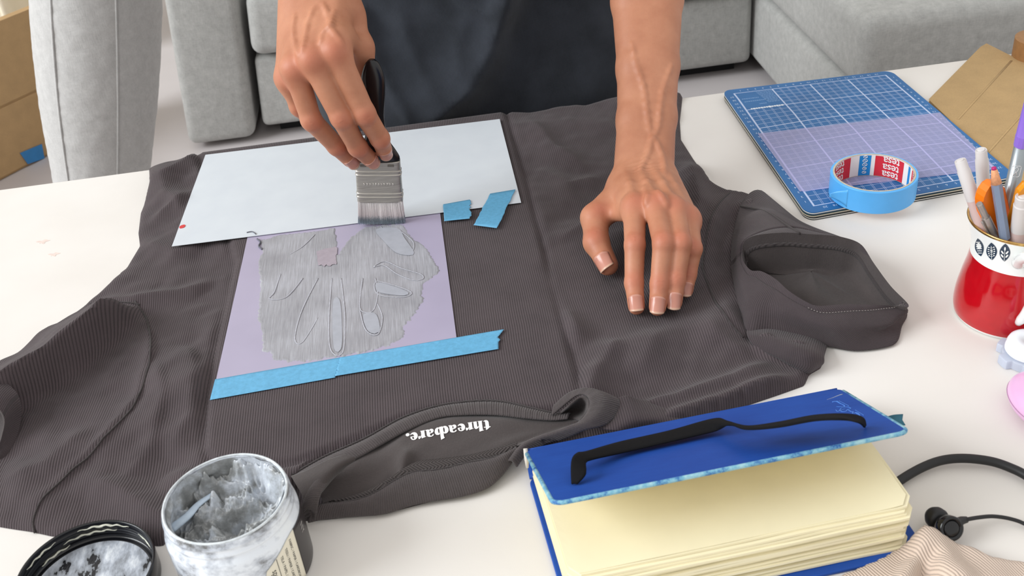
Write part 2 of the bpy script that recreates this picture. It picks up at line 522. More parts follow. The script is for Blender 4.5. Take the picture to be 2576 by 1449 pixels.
# ---- cardboard box on the floor at the left
def cardboard(name, rgb):
    t = NT(name); c = lin(rgb)
    a = t.noise(35, 4); b = t.noise(700, 3, 0.7)
    t.base(t.mix(0.35, t.ramp(a, [(0.3, tuple(x * 0.9 for x in c)), (0.7, tuple(x * 1.08 for x in c))]), t.ramp(b, [(0.35, tuple(x * 0.8 for x in c)), (0.65, tuple(x * 1.12 for x in c))])))
    t.set(rough=0.85); t.bump(b, 0.12, 0.0004)
    return t.m
mat_card = cardboard('brown_cardboard', (178, 146, 104))
mat_card2 = cardboard('tan_cardboard', (176, 146, 102))
A0 = P(0, 455, -TZ); A1 = P(105, 400, -TZ)
d = unit((A1 - A0) * np.array([1, 1, 0])); nrm = np.array([-d[1], d[0], 0])
hz = PY(0, 90, A0[1])[2]
box = empty('cardboard_box', tuple(A0))
def obox(o, ex, ey, z0, z1):
    c = [o, o + ex, o + ex + ey, o + ey]
    v = [(p[0], p[1], z0) for p in c] + [(p[0], p[1], z1) for p in c]
    return v, [(0, 3, 2, 1), (4, 5, 6, 7), (0, 1, 5, 4), (1, 2, 6, 5), (2, 3, 7, 6), (3, 0, 4, 7)]
o0 = A0 - d * 0.42
v, f = obox(o0, d * 0.76, nrm * 0.035, 0.0, hz - 0.004)
bevel(mesh('carton_body', v, f, mat_card, box, False), 0.004)
v, f = obox(o0 - nrm * 0.003, d * 0.76, nrm * 0.0045, 0.006, hz * 0.46)
bevel(mesh('carton_flap', v, f, mat_card, box, False), 0.0012)
v, f = obox(o0 - nrm * 0.0035, d * 0.76, nrm * 0.005, hz * 0.475, hz)
bevel(mesh('carton_flap', v, f, mat_card, box, False), 0.0012)
mat_btape = M('blue_painter_tape_dark', (52, 126, 186), 0.6, 0.06, 80, 0.2, 500)
q = []
for px, py in ((70, 413), (50, 385), (105, 362), (112, 398)):
    r_ = ray(px, py); t0 = ((o0 - nrm * 0.0045 - CAM) @ nrm) / (r_ @ nrm); q.append(CAM + r_ * t0)
tp = mesh('tape_strip', q + [p - nrm * 0.0006 for p in q], [(0, 1, 2, 3), (7, 6, 5, 4), (0, 4, 5, 1), (1, 5, 6, 2), (2, 6, 7, 3), (3, 7, 4, 0)], mat_btape, box, False)
tp['label'] = 'blue tape strip on the lower corner'
tag(box, 'flattened brown cardboard box standing upright behind the bolster', 'box')
# ================================================================ the grey T-shirt on the table
def knit(name, rgb, pitch=0.0021, axis=0, bumpd=0.00045, wob=0.006, grain=0.16):
    """ribbed jersey: fine parallel wales that wander a little"""
    t = NT(name); c = lin(rgb)
    x, y, z = t.xyz()
    u = (x, y, z)[axis] if axis < 3 else t.math('ADD', t.math('MULTIPLY', x, 0.82), t.math('MULTIPLY', y, 0.57))
    w = t.math('MULTIPLY', t.math('SUBTRACT', t.noise(9, 2), 0.5), wob)
    ph = t.math('MULTIPLY', t.math('ADD', u, w), 2 * math.pi / pitch)
    rib = t.math('ABSOLUTE', t.math('SINE', t.math('MULTIPLY', ph, 0.5)))
    fuzz = t.noise(1500, 3, 0.7); wash = t.noise(26, 5, 0.6)
    f = t.math('ADD', t.math('MULTIPLY', rib, 0.55), t.math('ADD', t.math('MULTIPLY', fuzz, 0.40), t.math('MULTIPLY', wash, 0.55)))
    t.base(t.ramp(f, [(0.38, tuple(q * (1 - 3.0 * grain) for q in c)), (0.72, c), (1.05, tuple(q * (1 + 2.8 * grain) for q in c))]))
    t.set(rough=0.95, sheen=0.12, spec=0.2)
    hgt = t.math('ADD', t.math('MULTIPLY', rib, 1.0), t.math('MULTIPLY', fuzz, 0.7))
    t.bump(hgt, 0.8, bumpd)
    return t.m
def knit_attr(name, rgb, pitch=0.0021, bumpd=0.0004, grain=0.16):
    """the same jersey where the wales follow a stored distance along the cloth"""
    t = NT(name); c = lin(rgb); at = t.node('ShaderNodeAttribute'); at.attribute_name = 'wale'
    rib = t.math('ABSOLUTE', t.math('SINE', t.math('MULTIPLY', at.outputs['Fac'], math.pi / pitch)))
    fuzz = t.noise(1500, 3, 0.7); wash = t.noise(26, 5, 0.6)
    f = t.math('ADD', t.math('MULTIPLY', rib, 0.36), t.math('ADD', t.math('MULTIPLY', fuzz, 0.46), t.math('MULTIPLY', wash, 0.55)))
    t.base(t.ramp(f, [(0.40, tuple(q * (1 - 2.2 * grain) for q in c)), (0.78, c), (1.05, tuple(q * (1 + 2.2 * grain) for q in c))]))
    t.set(rough=0.95, sheen=0.12, spec=0.2); t.bump(t.math('ADD', rib, t.math('MULTIPLY', fuzz, 0.7)), 0.7, bumpd)
    return t.m
def wale(o, n_cols, step=None, rows=None):
    """store the running length across the columns of a lofted mesh"""
    nv = len(o.data.vertices); co = np.array([tuple(v.co) for v in o.data.vertices]).reshape(-1, n_cols, 3)
    s = np.concatenate([np.zeros((co.shape[0], 1)), np.cumsum(np.linalg.norm(np.diff(co, axis=1), axis=2), 1)], 1)
    s = np.broadcast_to(s.mean(0)[None], s.shape); vattr(o, 'wale', s.ravel())
    return o
SHIRT = (69, 61, 63)
mat_shirt = knit('charcoal_jersey', SHIRT)
mat_shirt_d = knit_attr('charcoal_jersey_sleeve', SHIRT, 0.0019)
mat_shirt_in = fabric('charcoal_jersey_inside', (66, 59, 58), 1400, 0.16)

def wl(pts, h=0.004): return np.array([P(x, y, h)[:2] for x, y in pts])
outline_px = [(372, 415), (376, 470), (352, 530), (346, 580), (350, 612), (318, 665), (275, 712), (224, 752), (120, 828), (40, 885), (-60, 950), (-150, 1010),
              (-230, 1110), (-190, 1260), (-60, 1308), (20, 1322), (75, 1330), (130, 1342), (200, 1340), (270, 1345), (340, 1362), (405, 1366), (440, 1335), (500, 1312), (600, 1300), (700, 1298),
              (782, 1302), (966, 1284), (1101, 1249), (1220, 1214), (1264, 1178), (1288, 1142), (1338, 1120), (1440, 1110), (1560, 1105), (1700, 1075), (1790, 1045), (1880, 1012), (1960, 985),
              (2024, 962), (2036, 935), (2066, 918), (2070, 904), (2060, 886), (2010, 872), (1960, 850), (1900, 800), (1880, 700), (1880, 620), (1905, 560), (1900, 500), (1880, 478), (1830, 474), (1790, 456),
              (1745, 395), (1713, 345), (1710, 300), (1712, 262)]
b0 = wl(outline_px)
HANG = 0.07
bk = [(P(1716, 240)[0], TB + HANG), (0.15, TB + HANG + 0.01), (-0.1, TB + HANG), (P(378, 425)[0] + 0.002, TB + HANG)]
bk0 = [(P(1716, 245)[0], TB - 0.001)]; bk1 = [(P(376, 425)[0], TB - 0.001)]
b0 = b0[1:-1]
OUT = np.vstack([b0[:, :], bk0, bk, bk1])

# the stiff board inside the shirt lifts a flat area
BOARD = wl([(508, 392), (1268, 300), (1345, 575), (1400, 800), (1440, 940), (1452, 1004), (1440, 1030), (1300, 1035), (1140, 1020), (1010, 1050), (900, 1100), (800, 1140), (740, 1165), (640, 1175), (545, 1160), (527, 1130), (530, 1000), (560, 840), (600, 660)], 0.008)
BOARD[0] = (P(508, 400)[0], TB + 0.01); BOARD[1] = (P(1268, 305)[0], TB + 0.01)
RIDGES = [  # pixels, height, width left of the line, width right of it
    ([(345, 768), (262, 862), (150, 955), (40, 1030), (-90, 1110)], 0.040, 0.0075, 0.050),
    ([(230, 757), (330, 757), (450, 735), (560, 700)], 0.006, 0.012, 0.014),
    ([(405, 420), (420, 500), (500, 560), (480, 640)], 0.008, 0.022, 0.022),
    ([(380, 560), (470, 510), (560, 470)], 0.008, 0.012, 0.020),
    ([(400, 470), (455, 430), (500, 400)], 0.008, 0.010, 0.016),
    ([(352, 600), (440, 640), (540, 600)], 0.005, 0.014, 0.016),
    ([(470, 860), (500, 950), (480, 1060), (420, 1150)], 0.009, 0.016, 0.026),
    ([(395, 900), (420, 1010), (380, 1130), (270, 1240)], 0.005, 0.012, 0.015),
    ([(372, 790), (382, 900), (350, 1010), (260, 1120), (180, 1190), (120, 1245), (82, 1300)], 0.0035, 0.004, 0.010),
    ([(190, 1195), (300, 1235), (390, 1300), (520, 1330)], 0.008, 0.016, 0.016),
    ([(420, 1180), (500, 1220), (560, 1300)], 0.008, 0.012, 0.018),
    ([(10, 1220), (120, 1180), (230, 1090)], 0.006, 0.02, 0.02),
    ([(540, 700), (515, 850), (500, 1000)], -0.006, 0.010, 0.016),
    ([(1320, 300), (1400, 380), (1480, 430)], 0.006, 0.012, 0.018),
    ([(1350, 420), (1430, 470), (1530, 440)], 0.005, 0.012, 0.016),
    ([(1400, 620), (1480, 560), (1540, 520)], 0.005, 0.016, 0.018),
    ([(1730, 400), (1760, 520), (1740, 600)], 0.010, 0.016, 0.016),
    ([(1840, 480), (1790, 580), (1770, 680), (1830, 790), (1880, 850)], 0.010, 0.010, 0.022),
    ([(1905, 490), (1880, 560), (1850, 640)], 0.010, 0.012, 0.014),
    ([(1560, 860), (1500, 960), (1470, 1030)], 0.009, 0.014, 0.020),
    ([(1700, 800), (1640, 880), (1600, 960)], 0.006, 0.018, 0.022),
    ([(1760, 760), (1800, 850), (1900, 900)], 0.007, 0.018, 0.020),
    ([(1450, 800), (1520, 760), (1580, 800)], 0.004, 0.012, 0.016),
    ([(1560, 1040), (1700, 1010), (1850, 960), (1960, 900)], 0.010, 0.012, 0.016),
    ([(1470, 690), (1440, 800), (1460, 900)], 0.005, 0.014, 0.012),
    ([(1890, 850), (1960, 885), (2050, 905)], 0.014, 0.014, 0.010),
    ([(1610, 1085), (1720, 1050), (1820, 1020), (2000, 950)], 0.012, 0.016, 0.012),
]
NECK = wl([(735, 1230), (800, 1168), (920, 1120), (1010, 1080), (1120, 1058), (1260, 1052), (1380, 1066), (1440, 1085), (1560, 1120), (1400, 1200), (1280, 1260), (1000, 1330), (760, 1340)], 0.004)
HANDC = P(1620, 690, 0.01)
PAPER = wl([(517, 391), (1257, 300), (1311, 509), (432, 619)], 0.013)
RIDGES = [(wl(r[0], 0.006), r[1] * (1.3 if r[1] < 0.03 else 1.0), r[2], r[3]) for r in RIDGES]
NS = [Noise2(k) for k in (11, 12, 13, 14)]
def shirt_h(xy):
    """height of the cloth above the table"""
    xy = np.asarray(xy, float)
    d, _, _ = pdist(OUT, xy, True); d = np.where(inside(OUT, xy), d, 0)
    db, _, _ = pdist(BOARD, xy, True); ins = inside(BOARD, xy); sd = np.where(ins, db, -db)
    bd = smooth01((sd + 0.0045) / 0.006)
    free = 1 - smooth01((sd + 0.012) / 0.014)
    h = np.full(len(xy), 0.0042) + 0.0072 * bd + 0.0035 * smooth01((sd + 0.035) / 0.035) * free
    x, y = xy[:, 0], xy[:, 1]
    p_, q_ = x * 0.62 + y * 0.78, y * 0.62 - x * 0.78
    side = smooth01((x - 0.02) / 0.06)
    wr = 0.012 * NS[0](p_ * 7 + 3, q_ * 21) + 0.0055 * (side * NS[1](p_ * 34 + 2, q_ * 14) + (1 - side) * NS[1](q_ * 15, p_ * 40)) + 0.0022 * NS[2](p_ * 30 + q_ * 70, q_ * 40 - p_ * 60)
    r = np.zeros(len(xy))
    for ln, hh, wL, wR in RIDGES:
        dd, sg, tt = pdist(ln, xy)
        w = np.where(sg > 0, wL, wR)
        p = hh * (0.6 * np.exp(-(dd / w) ** 2) + 0.4 * np.exp(-dd / (0.55 * w))) * smooth01(np.minimum(tt, 1 - tt) * 3.6 + 0.14)
        r = r + p if hh < 0 else np.maximum(r, p) + 0.35 * np.minimum(np.maximum(r, 0), p)
    nk_, _, _ = pdist(NECK, xy, True); nin = np.where(inside(NECK, xy), nk_, -nk_)
    h = h + free * (np.maximum(wr, -0.0045) + 0.0012 + r)
    # the sheet of paper presses the folds under it flat
    dp, _, _ = pdist(PAPER, xy, True); sp = np.where(inside(PAPER, xy), dp, -dp)
    pw = smooth01((sp + 0.012) / 0.012)
    h = h * (1 - pw) + np.minimum(h, 0.0125) * pw
    h = np.where(nin > -0.002, np.minimum(h, 0.0022), h)
    dh = np.minimum(np.hypot((x - HANDC[0]) / 1.0, (y - HANDC[1]) / 1.0), 1); pw = 1 - smooth01((dh - 0.075) / 0.035)
    h = h * (1 - pw) + np.minimum(h, 0.0078) * pw
    e = 0.0075
    edge = np.sqrt(np.clip(1 - (1 - np.clip(d / e, 0, 1)) ** 2, 0, 1))
    return np.maximum(h, 0.0015) * edge + 0.0004
def drape(xy, h):
    """cloth past the back edge of the table turns down"""
    y = xy[:, 1].copy(); s = np.maximum(y - (TB + 0.001), 0); r = 0.004
    a = np.minimum(s / r, math.pi / 2)
    yy = np.where(s > 0, TB + 0.001 + (r + h * 0.5) * np.sin(a), y); z = np.where(s > 0, h - (r + h * 0.5) * (1 - np.cos(a)) - np.maximum(s - r * math.pi / 2, 0), h)
    return np.stack([xy[:, 0], yy, TZ + z], 1)
xy, fc = patch(OUT, 0.0036)
hh = shirt_h(xy)
shirt = empty('grey_t_shirt', (0.0, 0.9, TZ))
body = mesh('shirt_body', drape(xy, hh), fc, mat_shirt, shirt)
tag(shirt, 'charcoal grey ribbed T-shirt spread over the white table', 'T-shirt')

# armhole seam on the left and right: raised stitched line following the cloth
mat_seam = knit('charcoal_seam', (58, 53, 53), 0.0012, 1, 0.0003)
def on_cloth(pts, n, lift=0.0005):
    q = cat(wl(pts, 0.008), n); return np.c_[q, np.maximum(TZ + shirt_h(q) + lift, TZ + 0.0012)]
for pts in ([(340, 760), (368, 800), (382, 900), (350, 1010), (260, 1120), (180, 1190), (120, 1245), (82, 1300), (80, 1325)],
            [(224, 756), (300, 762), (350, 764)],
            [(1835, 480), (1790, 560), (1768, 650), (1775, 700), (1820, 800), (1870, 845)]):
    mesh('armhole_seam', *tube(on_cloth(pts, 80, 0.0002), 0.0009, 6), mat_seam, shirt)

def px3(pts): return np.array([P(*p) for p in pts])
def strip(name, rows, mat, n=90, m=14, parent=shirt, thick=0.0016):
    """cloth strip lofted through rows of (pixel x, pixel y, height)"""
    rr = resample_rows([cat(px3(r), n) for r in rows], m)
    o = mesh(name, *loft(rr), mat, parent); wale(o, n); solid(o, thick, 0)
    return o, rr

# ---- right sleeve: opens towards the camera; outer wall, folded hem band, inside
loop_hem = [(1868, 632, 0.030), (1874, 608, 0.040), (1905, 594, 0.047), (1975, 588, 0.048), (2040, 592, 0.046), (2075, 594, 0.045), (2122, 600, 0.044), (2166, 618, 0.040), (2198, 665, 0.034), (2240, 722, 0.027), (2286, 771, 0.022),
            (2255, 772, 0.023), (2200, 770, 0.026), (2130, 768, 0.030), (2060, 772, 0.033), (2030, 763, 0.034), (1985, 735, 0.035), (1950, 704, 0.034), (1915, 685, 0.032), (1888, 682, 0.030), (1868, 655, 0.029)]
loop_base = [(1840, 660, 0.012), (1845, 590, 0.012), (1870, 505, 0.010), (1915, 480, 0.006), (1975, 545, 0.004), (2040, 592, 0.004), (2110, 610, 0.004), (2155, 640, 0.004), (2190, 690, 0.004), (2235, 740, 0.004), (2280, 785, 0.003),
             (2268, 820, 0.002), (2255, 862, 0.002), (2215, 876, 0.002), (2155, 882, 0.002), (2110, 876, 0.002), (2020, 858, 0.003), (1940, 842, 0.004), (1885, 838, 0.006), (1866, 790, 0.008), (1848, 720, 0.010)]
loop_mid = [((a[0] * 0.5 + b[0] * 0.5), (a[1] * 0.5 + b[1] * 0.5), a[2] * 0.58 + b[2] * 0.5 + 0.002) for a, b in zip(loop_hem, loop_base)]
def ring(pts, n=160): return cat(px3(pts), n, True)
Rb, Rm, Rh = ring(loop_base), ring(loop_mid), ring(loop_hem)
band = Rh + 0.30 * (Rm - Rh)                      # where the hem is stitched
nzs = Noise2(31)
def wob(R, a, s):
    t = np.linspace(0, 12, len(R), endpoint=False); R = R.copy(); R[:, 2] += a * nzs(t * s, t * 0 + s * 3.1); return R
rows = resample_rows([Rb, wob(Rb * 0.5 + Rm * 0.5, 0.006, 1.0), wob(Rm, 0.006, 0.7), band], 26)
o = wale(mesh('sleeve', *loft(rows, True), mat_shirt_d, shirt), 160); solid(o, 0.0012, 0)
wale(mesh('sleeve_hem', *loft(resample_rows([band, Rh * 0.5 + band * 0.5 + np.array([0, 0, 0.0012]), Rh + np.array([0, 0, 0.0012])], 8), True), mat_shirt_d, shirt), 160)
cen = px3([(2040, 690, 0.006)])[0]
inn = []
for k, s_, dz in ((0, 1.0, 0.0012), (1, 0.985, -0.002), (2, 0.95, -0.012)):
    q = cen + (Rh - cen) * np.array([s_, s_, 1.0]); q[:, 2] = np.maximum(Rh[:, 2] + dz, TZ + 0.004); inn.append(q)
mesh('sleeve_hem_inside', *loft(resample_rows(inn, 8), True), mat_shirt_in, shirt)
low = cen + (Rh - cen) * np.array([0.86, 0.86, 1]); low[:, 2] = TZ + 0.004 + 0.25 * np.maximum(Rh[:, 2] - TZ - 0.02, 0)
low2 = cen + (Rh - cen) * np.array([0.4, 0.4, 1]); low2[:, 2] = TZ + 0.0045
low2[:, 2] += 0.006 * np.exp(-((low2[:, 0] - cen[0] - 0.3 * (low2[:, 1] - cen[1])) / 0.012) ** 2)
low3 = cen + (Rh - cen) * np.array([0.01, 0.01, 1]); low3[:, 2] = TZ + 0.009
mesh('sleeve_inside', *loft(resample_rows([inn[2], low, low2, low3], 20), True), mat_shirt_in, shirt)
mesh('overlock_stitch', *tube(np.vstack([inn[2], inn[2][:1]]) + np.array([0, 0, 0.0005]), 0.0022, 6, False, 0.5), mat_seam, shirt)
# stitches along the hem: dashes
mat_thread = M('grey_thread', (128, 120, 118), 0.9)
mb = MB()
for i in range(66, 118):
    a, b = band[i], band[i + 1]; off = np.array([0, -0.0008, 0.0012]); mb.add(*tube([a + off, a + (b - a) * 0.6 + off], 0.00035, 5))
mb.build('hem_stitching', mat_thread, shirt)
# seam down the top of the sleeve
path = resample_rows([Rb, Rm, band, Rh], 24); iseam = 160 * 3.3 / 21
mesh('sleeve_seam', *tube([p[int(iseam)] + np.array([0, -0.0005, 0.0012]) for p in path], 0.0012, 6), mat_seam, shirt)
# underarm tuck below the sleeve
rows = [[(1878, 832, 0.006), (1930, 826, 0.006), (2000, 838, 0.006), (2050, 852, 0.005), (2080, 872, 0.004)],
        [(1880, 846, 0.009), (1935, 848, 0.017), (2000, 870, 0.022), (2045, 886, 0.020), (2072, 898, 0.013)],
        [(1890, 862, 0.008), (1945, 878, 0.013), (1995, 902, 0.016), (2035, 920, 0.013), (2070, 914, 0.008)],
        [(1905, 878, 0.005), (1955, 900, 0.008), (2000, 925, 0.007), (2030, 938, 0.005), (2046, 932, 0.002)]]
strip('underarm_fold', rows, mat_shirt_d, 50, 24)

# ---- left sleeve hem: cuff band and its dark opening at the picture's left
cuff = [(52, 1040, 0.030), (48, 1085, 0.020), (28, 1140, 0.010), (0, 1178, 0.005), (-60, 1200, 0.004), (-100, 1150, 0.004), (-95, 1080, 0.012), (-70, 1020, 0.030), (-20, 985, 0.042), (20, 1000, 0.040)]
back = [(90, 990, 0.030), (95, 1050, 0.016), (70, 1120, 0.008), (20, 1170, 0.005), (-50, 1205, 0.004), (-90, 1160, 0.004), (-70, 1080, 0.010), (-50, 1000, 0.026), (0, 940, 0.036), (50, 950, 0.036)]
C1 = cat(px3([(a - 42, b + 8, h) for a, b, h in cuff]), 90, True); C0 = cat(px3([(a - 42, b + 8, h) for a, b, h in back]), 90, True); cc0 = C1.mean(0)
wale(mesh('left_cuff', *loft(resample_rows([C0, C0 * 0.5 + C1 * 0.5 + np.array([0, 0, 0.002]), C1], 10), True), mat_shirt_d, shirt), 90)
C1[:, 2] = np.maximum(C1[:, 2], TZ + 0.002)
C2 = C1 * 0.96 + cc0 * 0.04; C3 = C0 * 0.85 + cc0 * 0.15; C3[:, 2] = np.maximum(C3[:, 2] - 0.004, TZ + 0.0012)
mesh('left_cuff_inside', *loft(resample_rows([C1, C2, C3], 8), True, False, True), mat_shirt_in, shirt)

# ---- neck opening
def ribbed(o_rows, nrib, depth, rows_mat, name, parent=shirt, thick=0.0014):
    """rib knit: real ribs running across the band"""
    rr = [np.asarray(r) for r in o_rows]; n = len(rr[0]); m = len(rr)
    A = np.stack(rr); du = np.gradient(A, axis=1); dv = np.gradient(A, axis=0)
    nn = np.cross(du.reshape(-1, 3), dv.reshape(-1, 3)); nn /= np.linalg.norm(nn, axis=1)[:, None] + 1e-12
    nn = nn.reshape(A.shape); nn *= np.sign(nn[..., 2:3] + 1e-9)
    u = np.linspace(0, nrib * math.pi, n)
    prof = np.abs(np.sin(u)) ** 0.6 * depth
    tap = np.sin(np.linspace(0.12, math.pi - 0.12, m)) ** 0.3
    B = A + nn * prof[None, :, None] * tap[:, None, None]
    o = mesh(name, *loft(list(B)), rows_mat, parent); solid(o, thick, 0)
    return o
mat_rib = fabric('charcoal_rib_knit', (72, 65, 65), 1500, 0.2)
def crop3(x, y): return 500 + x / 2.1467, 920 + y / 2.1467
def c3(pts, hs):
    hs = np.interp(np.linspace(0, 1, len(pts)), np.linspace(0, 1, len(hs)), hs)
    return [(*crop3(*p), h) for p, h in zip(pts, hs)]
# inner back panel (carries the printed name) lying under the collar
rows = [c3([(560, 640), (720, 540), (880, 450), (1020, 380), (1150, 310), (1300, 265), (1480, 255), (1700, 270), (1920, 275), (2090, 250)], [0.008, 0.007, 0.006, 0.006, 0.010]),
        c3([(640, 690), (800, 570), (950, 470), (1080, 400), (1200, 330), (1320, 300), (1480, 290), (1700, 300), (1930, 300), (2080, 290)], [0.010, 0.013, 0.014, 0.013, 0.014]),
        c3([(660, 710), (860, 640), (1000, 560), (1120, 500), (1230, 440), (1350, 420), (1480, 400), (1640, 380), (1840, 350), (2040, 320)], [0.008, 0.012, 0.014, 0.012, 0.012]),
        c3([(670, 740), (860, 725), (960, 680), (1060, 620), (1160, 575), (1300, 562), (1450, 525), (1600, 490), (1720, 440), (1900, 385)], [0.006, 0.008, 0.010, 0.012, 0.012])]
rowsP = [cat(px3(r), 140) for r in rows]
RP = resample_rows(rowsP, 40); RPa = np.stack(RP)
gx = np.linspace(0, 1, 140)[None, :]; gy = np.linspace(0, 1, 40)[:, None]
RPa[..., 2] += 0.006 * np.exp(-((gx - 0.30 - 0.05 * gy) / 0.035) ** 2) * smooth01(gy * 2 - 0.5) + 0.003 * NS[3](gx * 9 + gy * 2, gy * 3 + gx)
panel = mesh('back_panel', *loft(list(RPa)), mat_shirt_in, shirt)
PANEL = BVHTree.FromPolygons([tuple(p) for p in RPa.reshape(-1, 3)], grid_faces(40, 140))
def hit(bvh, px, py, lift=0.0004):
    d = unit(ray(px, py)); r = bvh.ray_cast(Vector(CAM), Vector(d))
    if r[0] is None: return None
    n = np.array(r[1]); n = n if n @ d < 0 else -n
    return np.array(r[0]) + n * lift
# front collar band (far side of the opening) dipping into the opening
seam_px = [(500, 605), (600, 545), (700, 492), (900, 402), (1100, 292), (1300, 226), (1500, 201), (1650, 206), (1800, 240), (1930, 268), (2010, 262)]
edge_px = [(620, 640), (720, 560), (840, 510), (980, 432), (1130, 350), (1290, 285), (1430, 268), (1600, 268), (1760, 285), (1900, 296), (1990, 290)]
ra = cat(px3(c3(seam_px, [0.009, 0.0125, 0.0125, 0.0125, 0.012])), 520); rb_ = cat(px3(c3(edge_px, [0.013, 0.013, 0.014, 0.014, 0.016])), 520)
rm = (ra + rb_) / 2 + np.array([0, 0, 0.0022])
ribbed(resample_rows([ra, rm, rb_], 9), 118, 0.0008, mat_rib, 'front_collar_rib')
mesh('collar_seam', *tube(ra + np.array([0, 0.0010, 0.0012]), 0.0011, 6), mat_seam, shirt)
# herringbone neck tape and back collar band (near side)
tape_hi = [(760, 730), (880, 690), (980, 640), (1080, 575), (1180, 520), (1300, 505), (1450, 485), (1580, 455), (1720, 415)]
tape_lo = [(670, 745), (850, 728), (960, 685), (1060, 622), (1160, 577), (1300, 563), (1450, 527), (1590, 500), (1720, 452)]
ta = cat(px3(c3(tape_hi, [0.012, 0.016, 0.016, 0.016])), 300); tb = cat(px3(c3(tape_lo, [0.010, 0.014, 0.015, 0.014])), 300)
t = NT('herringbone_tape'); x, y, z = t.xyz(); c = lin((76, 69, 68))
tri = t.math('PINGPONG', t.math('MULTIPLY', y, 1.0), 0.0045)
hb = t.math('SINE', t.math('MULTIPLY', t.math('ADD', x, t.math('MULTIPLY', tri, 1.2)), 2 * math.pi / 0.0028))
t.base(t.ramp(hb, [(0.2, tuple(q * 0.6 for q in c)), (0.8, tuple(q * 1.25 for q in c))])); t.set(rough=0.9); t.bump(hb, 0.8, 0.0006)
strip_rows = resample_rows([ta, (ta + tb) / 2 + np.array([0, 0, 0.0012]), tb], 8)
o = mesh('neck_tape', *loft(strip_rows), t.m, shirt); solid(o, 0.0012, 0)
band_lo = [(592, 845), (700, 822), (850, 812), (1000, 800), (1150, 755), (1290, 728), (1430, 704), (1560, 660), (1650, 575), (1712, 480)]
bl = cat(px3(c3(band_lo, [0.004, 0.003, 0.003, 0.004, 0.010])), 520)
bh = cat(px3(c3([(640, 755)] + tape_lo[1:], [0.012, 0.014, 0.015, 0.015])), 520)
ribbed(resample_rows([bh, bh * 0.6 + bl * 0.4 + np.array([0, 0, 0.0035]), bh * 0.15 + bl * 0.85 + np.array([0, 0, 0.002]), bl], 14), 96, 0.0009, mat_rib, 'back_collar_rib')
mesh('neck_tape_seam', *tube(bh + np.array([0, -0.0004, 0.0009]), 0.0009, 6), mat_seam, shirt)
# right fold of the collar: the band turns over, runs along the book and up to the shoulder
f_in = [(1668, 520), (1735, 440), (1830, 392), (1960, 352), (2060, 300), (2105, 235), (2108, 185), (2085, 160), (2040, 165), (1975, 215), (1910, 270)]
f_out = [(1715, 545), (1775, 470), (1860, 425), (1985, 388), (2090, 345), (2190, 320), (2250, 260), (2262, 185), (2130, 142), (2020, 148), (1930, 222)]
fi = cat(px3(c3(f_in, [0.012, 0.022, 0.034, 0.036, 0.030, 0.018])), 420); fo = cat(px3(c3(f_out, [0.007, 0.016, 0.030, 0.026, 0.028, 0.016])), 420)
ribbed(resample_rows([fi, (fi + fo) / 2 + np.array([0, 0, 0.004]), fo], 10), 80, 0.0009, mat_rib, 'collar_fold')
rows = [c3([(2255, 180), (2262, 240), (2225, 300), (2150, 335)], [0.027, 0.026, 0.026]),
        c3([(2310, 165), (2330, 235), (2330, 290), (2250, 350)], [0.026, 0.026, 0.024]),
        c3([(2360, 180), (2440, 240), (2480, 290), (2400, 330)], [0.016, 0.016, 0.014]),
        c3([(2440, 200), (2560, 240), (2620, 300), (2560, 330)], [0.008, 0.008, 0.008])]
strip('shoulder_fold', rows, mat_shirt, 50, 20)
rows = [c3([(2000, 215), (2060, 170), (2105, 180), (2110, 230)], [0.030, 0.032, 0.034]), c3([(1940, 265), (2000, 235), (2070, 240), (2085, 270)], [0.016, 0.010, 0.020]), c3([(1905, 285), (1980, 285), (2040, 290), (2060, 300)], [0.012, 0.012, 0.02])]
strip('collar_fold_inside', rows, mat_shirt_in, 40, 12)
# left fold: pointed flap of the band turned over towards the jar
rows = [c3([(500, 600), (600, 560), (700, 510), (790, 484)], [0.016, 0.022, 0.026, 0.026]),
        c3([(525, 640), (620, 610), (740, 540), (845, 500)], [0.020, 0.026, 0.028, 0.024]),
        c3([(560, 700), (620, 665), (690, 610), (790, 545)], [0.020, 0.025, 0.026, 0.020]),
        c3([(575, 770), (625, 725), (655, 690), (720, 610)], [0.014, 0.022, 0.022, 0.014])]
strip('left_collar_fold', rows, mat_shirt_in, 60, 24)
fa = cat(px3(c3([(720, 595), (668, 672), (645, 740), (632, 835)], [0.020, 0.024, 0.020, 0.004])), 160)
fb = cat(px3(c3([(640, 610), (590, 690), (560, 770), (560, 845)], [0.024, 0.025, 0.018, 0.003])), 160)
ribbed(resample_rows([fa, (fa + fb) / 2 + np.array([0, 0, 0.003]), fb], 10), 30, 0.0009, mat_rib, 'left_collar_rib')

# printed name inside the neck, drawn letter by letter
def ell(cx_, cy_, rx, ry, rot=0, n=26, a0=0, a1=360):
    out = []
    for a in np.radians(np.linspace(a0, a1, n, endpoint=(a1 - a0) % 360 != 0)):
        x, y = rx * math.cos(a), ry * math.sin(a); c_, s_ = math.cos(math.radians(rot)), math.sin(math.radians(rot))
        out.append((cx_ + x * c_ - y * s_, cy_ + x * s_ + y * c_))
    return out
def stem(x, w, y0, y1, cut=0.12): return [(x, y0), (x + w, y0), (x + w, y1), (x - 0.10, y1 - cut), (x - 0.10, y1 - cut - 0.05), (x, y1 - cut - 0.05)]
S = 0.36
def foot(x, w): return [(x - 0.07, 0), (x + w + 0.07, 0), (x + w + 0.07, 0.06), (x - 0.07, 0.06)]
def g_e(): return [(ell(0.42, 0.5, 0.42, 0.5), ell(0.50, 0.66, 0.11, 0.22, 18)), 'cut']
